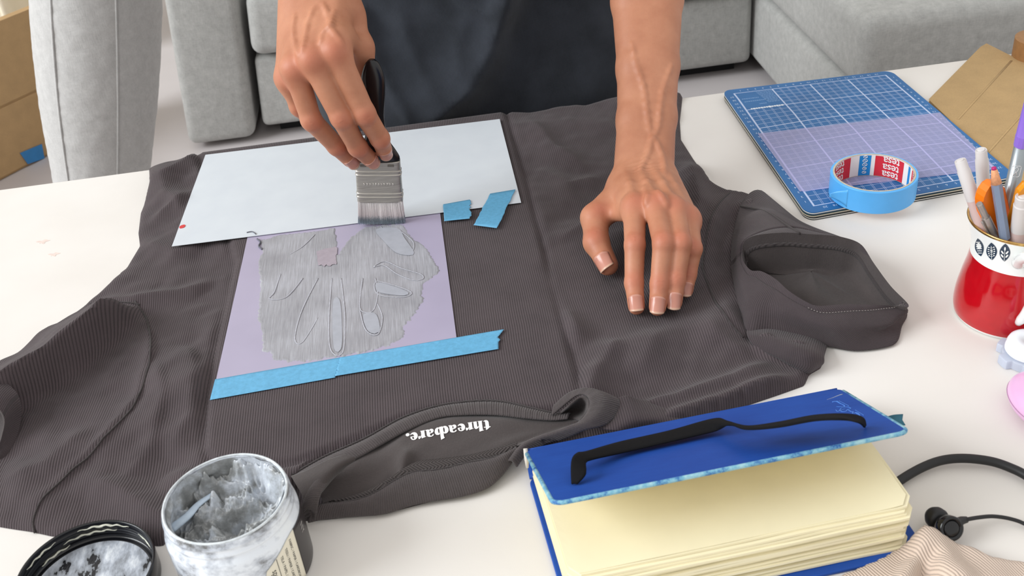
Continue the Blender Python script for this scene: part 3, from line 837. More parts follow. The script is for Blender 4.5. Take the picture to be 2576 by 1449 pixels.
GL = {
    't': (0.72, [([(0.14, 0.25), (0.20, 0.08), (0.36, -0.02), (0.52, 0.0), (0.68, 0.12), (0.64, 0.16), (0.54, 0.12), (0.50, 0.24), (0.50, 1.30), (0.34, 1.22), (0.14, 1.02)], None), ([(0.0, 0.86), (0.68, 0.86), (0.68, 0.97), (0.0, 0.97)], None)]),
    'h': (1.02, [(stem(0.10, S, 0, 1.42), None), (foot(0.10, S), None), ([(0.42, 0.62), (0.55, 0.92), (0.74, 1.02), (0.88, 0.96), (0.95, 0.8), (0.97, 0.0), (0.62, 0.0), (0.62, 0.7), (0.54, 0.74), (0.46, 0.6)], None)]),
    'r': (0.80, [(stem(0.10, S, 0, 1.02), None), (foot(0.10, S), None), ([(0.44, 0.62), (0.54, 0.9), (0.68, 1.03), (0.78, 1.0), (0.80, 0.72), (0.70, 0.62), (0.58, 0.74), (0.48, 0.6)], None)]),
    'e': (0.86, [([(0.80, 0.50), (0.78, 0.72), (0.68, 0.92), (0.50, 1.01), (0.30, 0.99), (0.12, 0.84), (0.03, 0.6), (0.03, 0.38), (0.12, 0.14), (0.30, 0.0), (0.50, -0.01), (0.68, 0.08), (0.80, 0.26), (0.74, 0.28), (0.60, 0.20), (0.46, 0.26), (0.40, 0.40), (0.40, 0.50)], ell(0.52, 0.72, 0.09, 0.17, 14))]),
    'a': (0.88, [([(0.06, 0.80), (0.16, 0.95), (0.36, 1.02), (0.58, 1.0), (0.74, 0.88), (0.78, 0.7), (0.78, 0.14), (0.86, 0.08), (0.84, 0.0), (0.56, 0.0), (0.48, 0.08), (0.36, -0.01), (0.18, 0.0), (0.06, 0.12), (0.04, 0.32), (0.14, 0.5), (0.36, 0.58), (0.46, 0.60), (0.46, 0.82), (0.38, 0.9), (0.26, 0.86), (0.18, 0.70)], ell(0.41, 0.32, 0.06, 0.16))]),
    'b': (0.92, [([(0.0, 1.60), (-0.08, 1.50), (0.0, 1.44), (0.0, 0.0), (0.36, 0.0), (0.34, 1.74)], None), ([(0.34, 0.9), (0.50, 1.02), (0.72, 0.96), (0.86, 0.74), (0.88, 0.44), (0.78, 0.14), (0.58, 0.0), (0.34, 0.06)], ell(0.45, 0.50, 0.07, 0.32))]),
    'd': (0.56, [(ell(0.36, 0.5, 0.36, 0.51), ell(0.47, 0.5, 0.075, 0.34))]),
    '.': (0.4, [(ell(0.18, 0.16, 0.2, 0.2), None)]),
}
base_px = [(1232, 1057.5), (1208, 1060), (1186, 1063), (1159, 1067), (1135, 1070.5), (1111, 1074), (1086, 1080), (1059.5, 1085), (1038, 1089.5), (1020, 1093)]
bp = cat(base_px, 200); bs = np.r_[0, np.cumsum(np.linalg.norm(np.diff(bp, axis=0), axis=1))]
word = 'threadbare.'; tot = sum(GL[ch][0] for ch in word); k = bs[-1] / tot; cur_x = 0
mat_print = M('white_print', (236, 233, 232), 0.7, 0.03, 300)
for ch in word:
    adv, polys = GL[ch]; mb = MB()
    for outer, hole in polys:
        loops = [outer] + ([hole] if hole else [])
        pts = [p for lp in loops for p in lp]
        tris = tessellate_polygon([[Vector((a, b, 0)) for a, b in lp] for lp in loops])
        vv = []
        for a, b in pts:
            s_ = (cur_x + a) * k; q = np.array([np.interp(s_, bs, bp[:, 0]), np.interp(s_, bs, bp[:, 1])])
            if s_ > bs[-1]: q = bp[-1] + (bp[-1] - bp[-5]) / np.linalg.norm(bp[-1] - bp[-5]) * (s_ - bs[-1])
            q = q + np.array([0.14, 1.0]) * b * 18.5
            w3 = hit(PANEL, q[0], q[1], 0.0005)
            vv.append(w3 if w3 is not None else P(q[0], q[1], 0.012))
        mb.add(vv, [tuple(t_) for t_ in tris])
    mb.build('printed_letter', mat_print, panel, False)
    cur_x += adv
# ================================================================ paper, stencil film, ink, tape
def cloth_top(px, py, lift):
    p = P(px, py, 0.012)
    for _ in range(3):
        h = shirt_h(p[None, :2])[0]; p = P(px, py, h + lift)
    return p
HB = 0.0120   # top of the board area
# stencil film under ink
t = NT('lilac_stencil_film'); c = lin((168, 161, 183))
t.base(t.ramp(t.noise(12, 3), [(0.3, tuple(q * 0.95 for q in c)), (0.7, tuple(q * 1.05 for q in c))]))
t.set(rough=0.32, spec=0.4, sss=0.0)
mat_film = t.m
def slab(name, pxs, h, th, mat, parent=None, step=None, curl=None):
    """thin sheet with thickness, corners given in pixels"""
    c4 = np.array([P(x, y, h)[:2] for x, y in pxs]); n, m = 40, 30
    u = np.linspace(0, 1, n)[None, :, None]; v_ = np.linspace(0, 1, m)[:, None, None]
    G = (c4[0] * (1 - u) + c4[1] * u) * (1 - v_) + (c4[3] * (1 - u) + c4[2] * u) * v_
    z = np.full(G.shape[:2] + (1,), TZ + h)
    if curl is not None: z[..., 0] += curl(u[..., 0], v_[..., 0])
    o = mesh(name, *loft(list(np.concatenate([G, z], 2))), mat, parent, False); solid(o, th, -1)
    return o
film = slab('stencil_film', [(640, 520), (1098, 466), (1150, 862), (541, 968)], HB + 0.0004, 0.0003, mat_film)
tag(film, 'translucent lilac stencil sheet coated with grey ink on the shirt', 'stencil sheet')

# ink: ragged brushed layer
def jag(a, b, n, amp, seed):
    r = np.random.default_rng(seed); a = np.array(a, float); b = np.array(b, float); d = b - a; nn = np.array([-d[1], d[0]]) / np.linalg.norm(d)
    q = []
    for i, t_ in enumerate(np.linspace(0, 1, n, endpoint=False)):
        q.append(a + d * t_ + nn * amp * (r.random() - 0.5) * 2)
    return q
ink_ctrl = [(652, 606), (700, 590), (790, 582), (842, 572), (848, 600), (850, 640), (878, 600), (920, 570), (1010, 562), (1040, 600), (1074, 622), (1090, 655), (1110, 680), (1060, 720), (1066, 755),
            (1045, 790), (1020, 815), (1018, 845), (990, 865), (930, 885), (850, 897), (760, 910), (690, 908), (678, 885), (655, 880), (660, 840), (648, 800), (655, 720), (648, 660), (660, 632)]
ink_px = []
for i in range(len(ink_ctrl)):
    a, b = ink_ctrl[i], ink_ctrl[(i + 1) % len(ink_ctrl)]
    low = 13 <= i <= 24
    ink_px += jag(a, b, max(4, int(math.hypot(b[0] - a[0], b[1] - a[1]) / 4)), 5.0 if low else 2.2, 100 + i)
ol = wl(ink_px, HB + 0.001)
xy, fc = patch(ol, 0.0016)
d, _, _ = pdist(ol, xy, True)
nk = Noise2(40); nk2 = Noise2(41)
x, y = xy[:, 0], xy[:, 1]
streak = nk(x * 620, y * 16) + 0.6 * nk(x * 1100 + 9, y * 28)
zz = 0.00055 + 0.00022 * streak + 0.0006 * np.exp(-(d / 0.0016) ** 2) + 0.0005 * nk2(x * 60, y * 40)
zz = np.maximum(zz, 0.00002) * np.sqrt(np.clip(d / 0.0012, 0, 1))
t = NT('silver_grey_ink'); n1 = t.noise(300, 3, 0.6, stretch=(3.2, 0.12, 1)); n2 = t.noise(22, 4)
n3 = t.math('ADD', t.math('MULTIPLY', n1, 0.55), t.math('MULTIPLY', n2, 0.5))
t.base(t.ramp(n3, [(0.32, lin((134, 134, 140))), (0.52, lin((155, 155, 161))), (0.72, lin((178, 179, 187)))]))
t.set(rough=0.42, spec=0.5); t.bump(n1, 0.35, 0.0006)
mat_ink = t.m
ink = mesh('ink_layer', np.c_[xy, TZ + HB + 0.0005 + zz], fc, mat_ink, film)
ink['label'] = 'brushed silver grey ink with ragged edges'
mat_inkl = M('pale_ink_ridge', (174, 175, 183), 0.4, 0.08, 300)
def ink_line(pts, r=0.0007, closed=False, n=60):
    q = cat(wl(pts, HB + 0.001), n, closed)
    if closed: q = np.vstack([q, q[:1]])
    q3 = np.c_[q, np.full(len(q), TZ + HB + 0.00135)]
    rr = r * (0.7 + 0.6 * np.abs(np.sin(np.arange(len(q)) * 1.7)))
    mesh('stencil_outline', *tube(q3, rr * 1.3, 6, True, 0.22), mat_inkl, ink)
for pts, cl in (([(940, 672), (968, 658), (1010, 675), (1058, 690), (1064, 702), (1040, 705), (1000, 690), (966, 668)], True),
                ([(944, 710), (970, 712), (1030, 732), (1028, 745), (990, 748), (948, 738)], True),
                ([(912, 700), (905, 770), (918, 786), (940, 780), (950, 740), (944, 700)], False),
                ([(905, 780), (920, 830), (950, 842), (962, 800), (950, 765)], False),
                ([(835, 700), (828, 800), (832, 880), (862, 888), (868, 800), (858, 700)], False),
                ([(800, 700), (760, 780), (742, 850), (760, 862), (800, 800)], False),
                ([(706, 690), (690, 735), (678, 752), (720, 748), (762, 700)], False),
                ([(730, 640), (762, 620), (792, 590)], False),
                ([(958, 570), (990, 620), (1030, 640), (1040, 610), (1005, 580)], False)):
    ink_line(pts, 0.00042, cl)
pale = M('pale_blue_ink', (164, 167, 176), 0.4, 0.06, 120)
for pts in ([(946, 578), (1000, 575), (1018, 600), (1042, 640), (1000, 638), (968, 610)], [(946, 713), (975, 716), (1026, 735), (1020, 744), (985, 742), (950, 734)], [(914, 792), (945, 790), (956, 830), (940, 840), (922, 828)], [(838, 760), (856, 760), (860, 870), (840, 876)]):
    q = cat(wl(pts, HB + 0.001), 40, True); xy2, f2 = patch(q, 0.004)
    mesh('thick_ink_patch', np.c_[xy2, np.full(len(xy2), TZ + HB + 0.0015)], f2, pale, ink)
pk = M('dusty_pink_ink', (162, 152, 162), 0.45, 0.06, 200)
q = wl(jag((796, 632), (848, 622), 8, 2, 5) + jag((848, 622), (846, 668), 8, 3, 6) + jag((846, 668), (800, 670), 9, 4, 7) + jag((800, 670), (796, 632), 6, 1, 8), HB + 0.001)
xy2, f2 = patch(q, 0.003); mesh('pink_ink_patch', np.c_[xy2, np.full(len(xy2), TZ + HB + 0.0016)], f2, pk, ink)
gd = M('dark_ink_crumb', (92, 94, 104), 0.5)
mesh('ink_crumb', *tube(np.c_[cat(wl([(622, 590), (636, 588), (645, 594)], HB), 14), np.full(14, TZ + HB + 0.0026)], 0.0006, 6), gd, ink)
mesh('ink_crumb', *tube(np.c_[cat(wl([(648, 604), (656, 612), (652, 622), (660, 630)], HB), 16), np.full(16, TZ + HB + 0.0016)], 0.0009, 6), gd, ink)

# white paper over the far end of the film
t = NT('white_paper'); t.base(t.ramp(t.noise(30, 3), [(0.3, lin((202, 208, 214))), (0.7, lin((207, 213, 218)))])); t.set(rough=0.7, spec=0.3); t.bump(t.noise(900, 3), 0.08, 0.0002)
mat_paper = t.m
paper = slab('white_paper_sheet', [(517, 390), (1257, 300), (1311, 509), (432, 619)], HB + 0.0022, 0.00035, mat_paper, curl=lambda u, v: 0.0012 * np.sin(math.pi * u) * np.sin(math.pi * v) - 0.0006 * v)
tag(paper, 'white paper sheet masking the far end of the stencil', 'paper')
q = cat(wl([(452, 568), (462, 564), (466, 566), (462, 571), (452, 573)], HB + 0.003), 24, True)
v, f = prism([tuple(p) for p in q][::-1], TZ + HB + 0.0021, TZ + HB + 0.0026)
mesh('red_mark', v, f, M('red_marker', (205, 62, 62), 0.6), paper, False)

# painter's tape: translucent crepe strips
def tape_mat(name, rgb, tr):
    t = NT(name); c = lin(rgb)
    cr = t.noise(260, 3, 0.6); fine = t.noise(900, 2)
    t.base(t.ramp(cr, [(0.3, tuple(q * 0.9 for q in c)), (0.7, tuple(min(1, q * 1.1) for q in c))]))
    t.set(rough=0.55); t.bump(cr, 0.25, 0.0005)
    tb = t.node('ShaderNodeBsdfTransparent'); tb.inputs[0].default_value = (0.55, 0.82, 1, 1)
    mx = t.node('ShaderNodeMixShader'); mx.inputs[0].default_value = tr
    t.l.new(t.b.outputs[0], mx.inputs[1]); t.l.new(tb.outputs[0], mx.inputs[2]); t.l.new(mx.outputs[0], t.out.inputs[0])
    return t.m
mat_tape = tape_mat('blue_painter_tape', (106, 176, 214), 0.14)
def tape_strip(name, hi, lo, hfun, nc=60, nr=8, jagl=0, jagr=0, seed=1, endr=None):
    r = np.random.default_rng(seed)
    a = np.array(hi, float); b = np.array(lo, float)
    u = np.linspace(0, 1, nc)
    rows = []
    for i, v_ in enumerate(np.linspace(0, 1, nr)):
        e0 = a[0] * (1 - v_) + b[0] * v_; e1 = a[1] * (1 - v_) + b[1] * v_
        dirv = (e1 - e0) / np.linalg.norm(e1 - e0)
        e0 = e0 + dirv * jagl * r.random(); e1 = e1 - dirv * jagr * r.random()
        if endr: e1 = e1 - dirv * np.interp(v_, *endr)
        rows.append([hfun(*(e0 * (1 - k) + e1 * k)) for k in u])
    o = mesh(name, *loft(rows), mat_tape); solid(o, 0.00018, 1)
    return o
def flat_h(h): return lambda x, y: P(x, y, h)
def over_left(x, y):
    return cloth_top(x, y, 0.0009) if x < 545 else P(x, y, HB + 0.0011)
o = tape_strip('masking_tape_strip', [(541, 954), (866, 897)], [(528, 1006), (845, 949)], over_left, 80, 12, 0, 4, 3)
tag(o, 'blue tape piece over the near left edge of the lilac stencil', 'tape strip')
o = tape_strip('masking_tape_strip', [(850, 900), (1268, 828)], [(841, 946), (1258, 877)], flat_h(HB + 0.0016), 80, 24, 6, 0, 4, ([0, 0.28, 0.36, 0.52, 0.62, 1], [0, 9, 13, 4, 8, 4]))
tag(o, 'blue tape piece with a notched end right of the lilac stencil', 'tape strip')
o = tape_strip('masking_tape_strip', [(1114, 514), (1186, 501)], [(1117, 556), (1187, 549)], flat_h(HB + 0.0032), 30, 14, 1, 6, 5)
tag(o, 'short blue tape square between paper and shirt beside the stencil', 'tape strip')
o = tape_strip('masking_tape_strip', [(1232, 487), (1298, 476)], [(1191, 566), (1252, 574)], flat_h(HB + 0.0034), 30, 14, 2, 3, 6)
tag(o, 'slanted blue tape piece near the right corner of the paper', 'tape strip')

# ================================================================ brush
BB = P(961, 562, HB + 0.0012); BT = PY(933, 150, BB[1] - 0.004)
bz = unit(BT - BB); bx = unit(P(1016, 555, 0.012) - P(905, 565, 0.012)); bx = unit(bx - bz * (bx @ bz)); by = np.cross(bz, bx)   # by points away from the camera
def BL(x, y, z): return BB + bx * x + by * y + bz * z
brush = empty('paint_brush', tuple(BB))
tag(brush, 'flat paint brush with black handle held in the hand', 'brush')
Lb, Lf = 0.029, 0.0465      # bristles, ferrule
def oval(w, d, z, n=48, p=5.0):
    out = []
    for a in np.linspace(0, 2 * math.pi, n, endpoint=False):
        c_, s_ = math.cos(a), math.sin(a)
        out.append(BL(math.copysign(abs(c_) ** (2 / p), c_) * w, math.copysign(abs(s_) ** (2 / p), s_) * d, z))
    return out
t = NT('brushed_steel'); n1 = t.noise(260, 3, 0.6, stretch=(0.15, 1, 3))
t.base(t.ramp(n1, [(0.3, lin((158, 153, 146))), (0.7, lin((184, 179, 171)))])); t.set(rough=0.38, metal=0.75); mat_steel = t.m
mat_black = M('black_lacquer', (16, 16, 20), 0.22, 0.1, 60)
W0 = 0.0238
rows = []
zs = np.linspace(Lb, Lb + Lf, 90)
for z in zs:
    k = (z - Lb) / Lf
    g = 0
    for c_ in (0.13, 0.22, 0.68, 0.77): g += 0.00075 * math.exp(-((k - c_) / 0.014) ** 2)
    rows.append(oval(W0 * (1.0 - 0.04 * k) + g, 0.0068 - 0.0006 * k + g, z))
fer = mesh('ferrule', *loft(rows, True, True, True), mat_steel, brush)
for sx in (-0.0145, 0.0135):
    v, f = boxv((-1, -1, -1), (1, 1, 1)); zc = Lb + Lf * 0.93
    o = mesh('rivet_dent', [BL(sx + a * 0.0033, -0.0065 + b * 0.0004, zc + c_ * 0.0012) for a, b, c_ in v], f, M('steel_shadow', (120, 115, 108), 0.4, metal=0.7), fer, False); bevel(o, 0.0004)
# embossed marks on the ferrule (letters seen upside down)
mats = M('polished_emboss', (226, 222, 216), 0.25, metal=0.6); mb = MB(); rg = np.random.default_rng(12)
for k in range(11):                                     # worn embossed characters, no longer legible
    x0 = -0.0155 + k * 0.0029
    for _ in range(2):
        a0, a1 = rg.random(2); x1, x2 = x0 + 0.0016 * rg.random(), x0 + 0.0016 * rg.random(); zc = Lb + Lf * 0.47
        mb.add(*tube([BL(x1, -0.00672, zc - 0.0018 + 0.0008 * a0), BL((x1 + x2) / 2 + 0.0004, -0.00680, zc), BL(x2, -0.00672, zc + 0.0018 - 0.0008 * a1)], 0.00022, 5))
mb.build('embossed_name', mats, fer)
# bristles: many fine filaments, pale at the root and grey with ink at the tip
t = NT('synthetic_bristles'); at = t.node('ShaderNodeAttribute'); at.attribute_name = 'along'
nn = t.noise(900, 2); fac = t.math('ADD', at.outputs['Fac'], t.math('MULTIPLY', t.math('SUBTRACT', nn, 0.5), 0.35))
t.base(t.ramp(fac, [(0.0, lin((190, 206, 214))), (0.22, lin((138, 148, 156))), (0.40, lin((226, 216, 216))), (1.0, lin((244, 240, 238)))])); t.set(rough=0.5)
vb, fb_, al = [], [], []
r = np.random.default_rng(9)
def filament(x, y, splay):
    n0 = len(vb); ln = Lb * (0.97 + 0.05 * r.random()); dx = splay * (0.0022 * (x / W0) + 0.0006 * (r.random() - 0.5)); dy = 0.0012 * (r.random() - 0.5) - 0.0035 * 0
    rad = 0.00038
    for i, s_ in enumerate((0.0, 0.33, 0.66, 1.0)):
        z = Lb + 0.001 - ln * s_; rr = rad * (1 - 0.55 * s_)
        for a in (0, 2.1, 4.2):
            vb.append(BL(x + dx * s_ ** 1.4 + rr * math.cos(a), y * (1 - 0.35 * s_) + dy * s_ + rr * math.sin(a), max(z, -0.0004))); al.append(1 - s_)
    for i in range(3):
        for j in range(3):
            fb_.append((n0 + i * 3 + j, n0 + i * 3 + (j + 1) % 3, n0 + i * 3 + 3 + (j + 1) % 3, n0 + i * 3 + 3 + j))
    fb_.append((n0 + 9, n0 + 10, n0 + 11))
for x in np.linspace(-W0 * 0.95, W0 * 0.95, 74):
    for y in np.linspace(-0.0056, 0.0056, 9): filament(x + 0.0003 * r.standard_normal(), y + 0.0003 * r.standard_normal(), 1)
bri = mesh('bristles', vb, fb_, t.m, brush); vattr(bri, 'along', al); bri['kind'] = 'stuff'
core = mesh('bristle_core', *loft([oval(W0 * 0.92, 0.0052, Lb + 0.001), oval(W0 * 0.94, 0.0042, Lb * 0.5), oval(W0 * 0.97, 0.003, 0.0012)], True, True, True), t.m, brush)
vattr(core, 'along', [1.0] * 48 + [0.55] * 48 + [0.1] * 48)
# handle: shoulders, waist, flared tail with hanging hole
zt = np.linalg.norm(BT - BB)
hp = [(0.0226, 0.0060, Lb + Lf - 0.001), (0.0226, 0.0060, Lb + Lf + 0.004), (0.019, 0.0062, Lb + Lf + 0.011), (0.012, 0.0066, Lb + Lf + 0.024), (0.0095, 0.0068, Lb + Lf + 0.042), (0.0094, 0.0066, zt - 0.055), (0.0112, 0.0060, zt - 0.034), (0.0112, 0.0052, zt - 0.018), (0.0072, 0.0044, zt - 0.005), (0.003, 0.003, zt)]
hp = cat(hp, 46)
mesh('handle', *loft([[p + bx * 0.001 * max(0, (z - 0.1) / 0.09) for p in oval(w, d_, z, 36, 2.6)] for w, d_, z in hp], True, True, True), mat_black, brush)
# ================================================================ cutting mats on the right
MQ = np.array([P(1816, 228, 0.009)[:2], P(2241, 177, 0.009)[:2], P(2556, 442, 0.009)[:2], P(2029, 538, 0.009)[:2]])
def quad_map(u, v): return (MQ[3] * (1 - u) + MQ[2] * u) * (1 - v) + (MQ[0] * (1 - u) + MQ[1] * u) * v     # u right, v away
def mat_slab(name, z0, z1, mat, parent, off=(0, 0), grow=0.0):
    ol = round_rect(-grow, -grow, 1 + grow, 1 + grow, 0.045, 8)
    ol = [((a - 0.5) * 1.0 + 0.5, b) for a, b in ol]
    # keep the corner radius round in metres
    ol = [(0.5 + (a - 0.5), b) for a, b in ol]
    xy = [quad_map(a, 0.5 + (b - 0.5)) + np.array(off) for a, b in ol]
    v, f = prism(xy, TZ + z0, TZ + z1)
    o = mesh(name, v, f, mat, parent, False)
    uv = o.data.uv_layers.new(name='grid')
    n = len(ol)
    for lp in o.data.loops: uv.data[lp.index].uv = ol[lp.vertex_index % n]
    return o
# printed grid as a procedural pattern over the mat (20 x 28 squares)
t = NT('blue_mat_with_printed_grid'); uvn = t.node('ShaderNodeUVMap'); uvn.uv_map = 'grid'
sp = t.node('ShaderNodeSeparateXYZ'); t.l.new(uvn.outputs[0], sp.inputs[0])
gu = t.math('MULTIPLY', t.math('SUBTRACT', sp.outputs[0], 0.055), 20 / 0.89); gv = t.math('MULTIPLY', t.math('SUBTRACT', sp.outputs[1], 0.04), 28 / 0.92)
def near(g, period, w):
    return t.math('LESS_THAN', t.math('ABSOLUTE', t.math('SUBTRACT', t.math('MODULO', t.math('ADD', g, period * 40.5), period), period / 2)), w)
minor = t.math('MAXIMUM', t.math('MULTIPLY', t.math('SUBTRACT', near(gu, 1, 0.10), near(gu, 1, 0.05)), 0.8), t.math('MULTIPLY', near(gv, 1, 0.045), 0.75))
major = t.math('MAXIMUM', near(gu, 5, 0.085), near(t.math('SUBTRACT', gv, 3.0), 5, 0.075))
ins = t.math('MULTIPLY', t.math('MULTIPLY', t.math('GREATER_THAN', gu, -0.10), t.math('LESS_THAN', gu, 20.10)), t.math('MULTIPLY', t.math('GREATER_THAN', gv, -0.06), t.math('LESS_THAN', gv, 28.06)))
logo_box = t.math('MULTIPLY', t.math('MULTIPLY', t.math('GREATER_THAN', gu, 0.12), t.math('LESS_THAN', gu, 4.9)), t.math('MULTIPLY', t.math('GREATER_THAN', gv, 23.06), t.math('LESS_THAN', gv, 27.94)))
border = t.math('MAXIMUM', t.math('MAXIMUM', t.math('LESS_THAN', t.math('ABSOLUTE', gu), 0.10), t.math('LESS_THAN', t.math('ABSOLUTE', t.math('SUBTRACT', gu, 20)), 0.10)),
                t.math('MAXIMUM', t.math('LESS_THAN', t.math('ABSOLUTE', gv), 0.07), t.math('LESS_THAN', t.math('ABSOLUTE', t.math('SUBTRACT', gv, 28)), 0.07)))
ln = t.math('MULTIPLY', t.math('MULTIPLY', t.math('MAXIMUM', t.math('MULTIPLY', minor, 0.75), t.math('MAXIMUM', major, border)), ins), t.math('SUBTRACT', 1.0, logo_box))
blue = t.ramp(t.noise(40, 4), [(0.3, lin((24, 94, 152))), (0.7, lin((32, 104, 164)))])
t.base(t.mix(ln, blue, lin((182, 196, 226)))); t.set(rough=0.5); t.bump(t.noise(1400, 2), 0.15, 0.0003)
mat_grid = t.m
mat_core = M('white_mat_core', (222, 220, 214), 0.6); mat_navy = M('navy_mat_back', (34, 62, 92), 0.6); mat_blk = M('black_mat_skin', (38, 42, 40), 0.6); mat_grn = M('green_grey_mat_skin', (62, 80, 72), 0.6)
mat_cream = M('cream_mat_core', (222, 208, 186), 0.6)
m3 = empty('cutting_mat', (MQ[3][0], MQ[3][1], TZ))
mat_slab('lower_skin', 0.0, 0.0011, mat_blk, m3, (0.0005, -0.0008)); mat_slab('core', 0.0011, 0.0020, mat_core, m3, (0.0005, -0.0008)); mat_slab('upper_skin', 0.0020, 0.0031, mat_blk, m3, (0.0005, -0.0008))
tag(m3, 'black cutting mat with white core, lowest in the mat stack', 'cutting mat')
m2 = empty('cutting_mat', (MQ[3][0], MQ[3][1], TZ + 0.0031))
mat_slab('lower_skin', 0.0031, 0.0039, mat_blk, m2, (-0.0004, -0.0006)); mat_slab('core', 0.0039, 0.0048, mat_cream, m2, (-0.0004, -0.0006)); mat_slab('upper_skin', 0.0048, 0.0056, mat_grn, m2, (-0.0004, -0.0006))
tag(m2, 'dark cutting mat with cream core, middle of the mat stack', 'cutting mat')
m1 = empty('cutting_mat', (MQ[3][0], MQ[3][1], TZ + 0.0056))
mat_slab('lower_skin', 0.0056, 0.0068, mat_navy, m1); mat_slab('core', 0.0068, 0.0079, mat_core, m1)
grid_top = mat_slab('printed_surface', 0.0079, 0.0088, mat_grid, m1)
tag(m1, 'blue cutting mat with white grid, topmost of the mat stack', 'cutting mat')
# numbers and lettering printed on the mat (they face away from the camera)
mat_wprint = M('pale_blue_print', (190, 208, 234), 0.6)
MU = np.linalg.norm(MQ[2] - MQ[3]); MV = np.linalg.norm(MQ[0] - MQ[3])
def mat_text(mb, body, size, u, v, rot=180, bold=0.0, centre=True):
    tv, tf = text_mesh(body, size, 1.0, bold)
    if len(tv) == 0: return
    c = (tv.max(0) + tv.min(0)) / 2; a = math.radians(rot); out = []
    for x, y, _ in tv:
        x -= c[0]; y -= c[1]; x, y = x * math.cos(a) - y * math.sin(a), x * math.sin(a) + y * math.cos(a)
        p = quad_map(u + x / MU, v + y / MV); out.append((p[0], p[1], TZ + 0.00895))
    mb.add(out, tf)
mb = MB()
for i in range(1, 28): mat_text(mb, str(i), 0.0052, 0.030, 0.04 + 0.92 * i / 28, 180)
for i in range(1, 28): mat_text(mb, str(28 - i), 0.0052, 0.972, 0.04 + 0.92 * i / 28, 180)
for i in range(1, 20):
    mat_text(mb, str(20 - i) if i > 1 else '20', 0.0052, 0.055 + 0.89 * i / 20, 0.022, 180); mat_text(mb, str(i), 0.0052, 0.055 + 0.89 * i / 20, 0.978, 180)
mb.build('printed_numbers', mat_wprint, grid_top, False)
mb = MB(); rg = np.random.default_rng(3); x0 = 0.085
while x0 < 0.265:                                       # bold name, too blurred in the photograph to read
    w = 0.010 + 0.007 * rg.random(); hh_ = 0.011 + 0.004 * (rg.random() > 0.7)
    q = [quad_map(a, b) for a, b in round_rect(x0, 0.803 - hh_ / 2, x0 + w, 0.803 + hh_ / 2, 0.004, 4)]
    mb.add([(p[0], p[1], TZ + 0.00895) for p in q], [tuple(range(len(q)))]); x0 += w + 0.0012
mb.build('printed_logo', M('white_logo_print', (226, 232, 240), 0.6), grid_top, False)
mb = MB()
for i in range(15):                                      # block of fine print: tiny bars
    v0 = 0.955 - 0.008 * i; u0 = 0.175 + 0.002 * i
    x0 = u0
    rr = np.random.default_rng(60 + i)
    while x0 < 0.265:
        w = 0.006 + 0.012 * rr.random(); q = [quad_map(a, b) for a, b in ((x0, v0), (min(x0 + w, 0.27), v0), (min(x0 + w, 0.27), v0 + 0.0035), (x0, v0 + 0.0035))]
        mb.add([(p[0], p[1], TZ + 0.00895) for p in q], [(0, 1, 2, 3)]); x0 += w + 0.003
for v0, u0, u1 in ((0.895, 0.075, 0.17), (0.868, 0.078, 0.20), (0.836, 0.15, 0.19)):
    x0 = u0; rr = np.random.default_rng(int(v0 * 1000))
    while x0 < u1:
        w = 0.006 + 0.006 * rr.random(); q = [quad_map(a, b) for a, b in ((x0, v0), (x0 + w, v0), (x0 + w, v0 + 0.006), (x0, v0 + 0.006))]
        mb.add([(p[0], p[1], TZ + 0.00895) for p in q], [(0, 1, 2, 3)]); x0 += w + 0.0025
mb.build('fine_print', M('dim_blue_print', (120, 158, 204), 0.6), grid_top, False)

# lilac film lying on the mat
t = NT('lilac_translucent_film'); t.base(lin((228, 225, 240))); t.set(rough=0.3)
tb = t.node('ShaderNodeBsdfTransparent'); tb.inputs[0].default_value = (0.92, 0.90, 1, 1)
mx = t.node('ShaderNodeMixShader'); mx.inputs[0].default_value = 0.765
t.l.new(t.b.outputs[0], mx.inputs[1]); t.l.new(tb.outputs[0], mx.inputs[2]); t.l.new(mx.outputs[0], t.out.inputs[0])
fl = slab('lilac_film_sheet', [(1906, 336), (2364, 283), (2508, 425), (2012, 482)], 0.0094, 0.0002, t.m)
tag(fl, 'translucent lilac film lying across the blue cutting mat', 'film sheet')

# ================================================================ roll of tape
RC = np.array([0.4340, 0.9085]); RZ0 = 0.0098; RW = 0.0245; RO, RIN = 0.0428, 0.0386
roll = empty('tape_roll', (RC[0], RC[1], TZ + RZ0))
tag(roll, 'roll of blue painter tape standing on the cutting mat edge', 'tape roll')
mat_tr = M('blue_tape_roll', (86, 172, 236), 0.42, 0.03, 60, 0.08, 700)
c3d = (RC[0], RC[1], TZ + RZ0)
o = mesh('tape_winding', *lathe([(RIN + 0.0016, 0), (RO - 0.0006, 0), (RO, 0.0006), (RO, RW - 0.0006), (RO - 0.0006, RW), (RIN + 0.0016, RW), (RIN + 0.0016, 0)], c3d, 128), mat_tr, roll); sharpen(o)
o = mesh('cardboard_core', *lathe([(RIN, -0.0002), (RIN + 0.0017, -0.0002), (RIN + 0.0017, RW + 0.0003), (RIN, RW + 0.0003), (RIN, -0.0002)], c3d, 128), M('grey_core_board', (190, 178, 158), 0.8, 0.12, 300, 0.2, 600), roll); sharpen(o)
def core_patch(name, a0, a1, mat, r=RIN - 0.00025, z0=0.0003, z1=RW - 0.0008, n=40):
    A = np.radians(np.linspace(a0, a1, n) - 17)
    rows = [[(RC[0] + r * math.cos(a), RC[1] + r * math.sin(a), TZ + RZ0 + z) for a in A] for z in (z0, (z0 + z1) / 2, z1)]
    return mesh(name, *loft(rows), mat, core_print)
mat_red = M('red_print', (206, 38, 56), 0.55, 0.05, 200); mat_cw = M('white_core_liner', (232, 230, 228), 0.6); mat_cb = M('cyan_print', (18, 132, 204), 0.55)
A_ = np.radians(np.linspace(0, 360, 120))
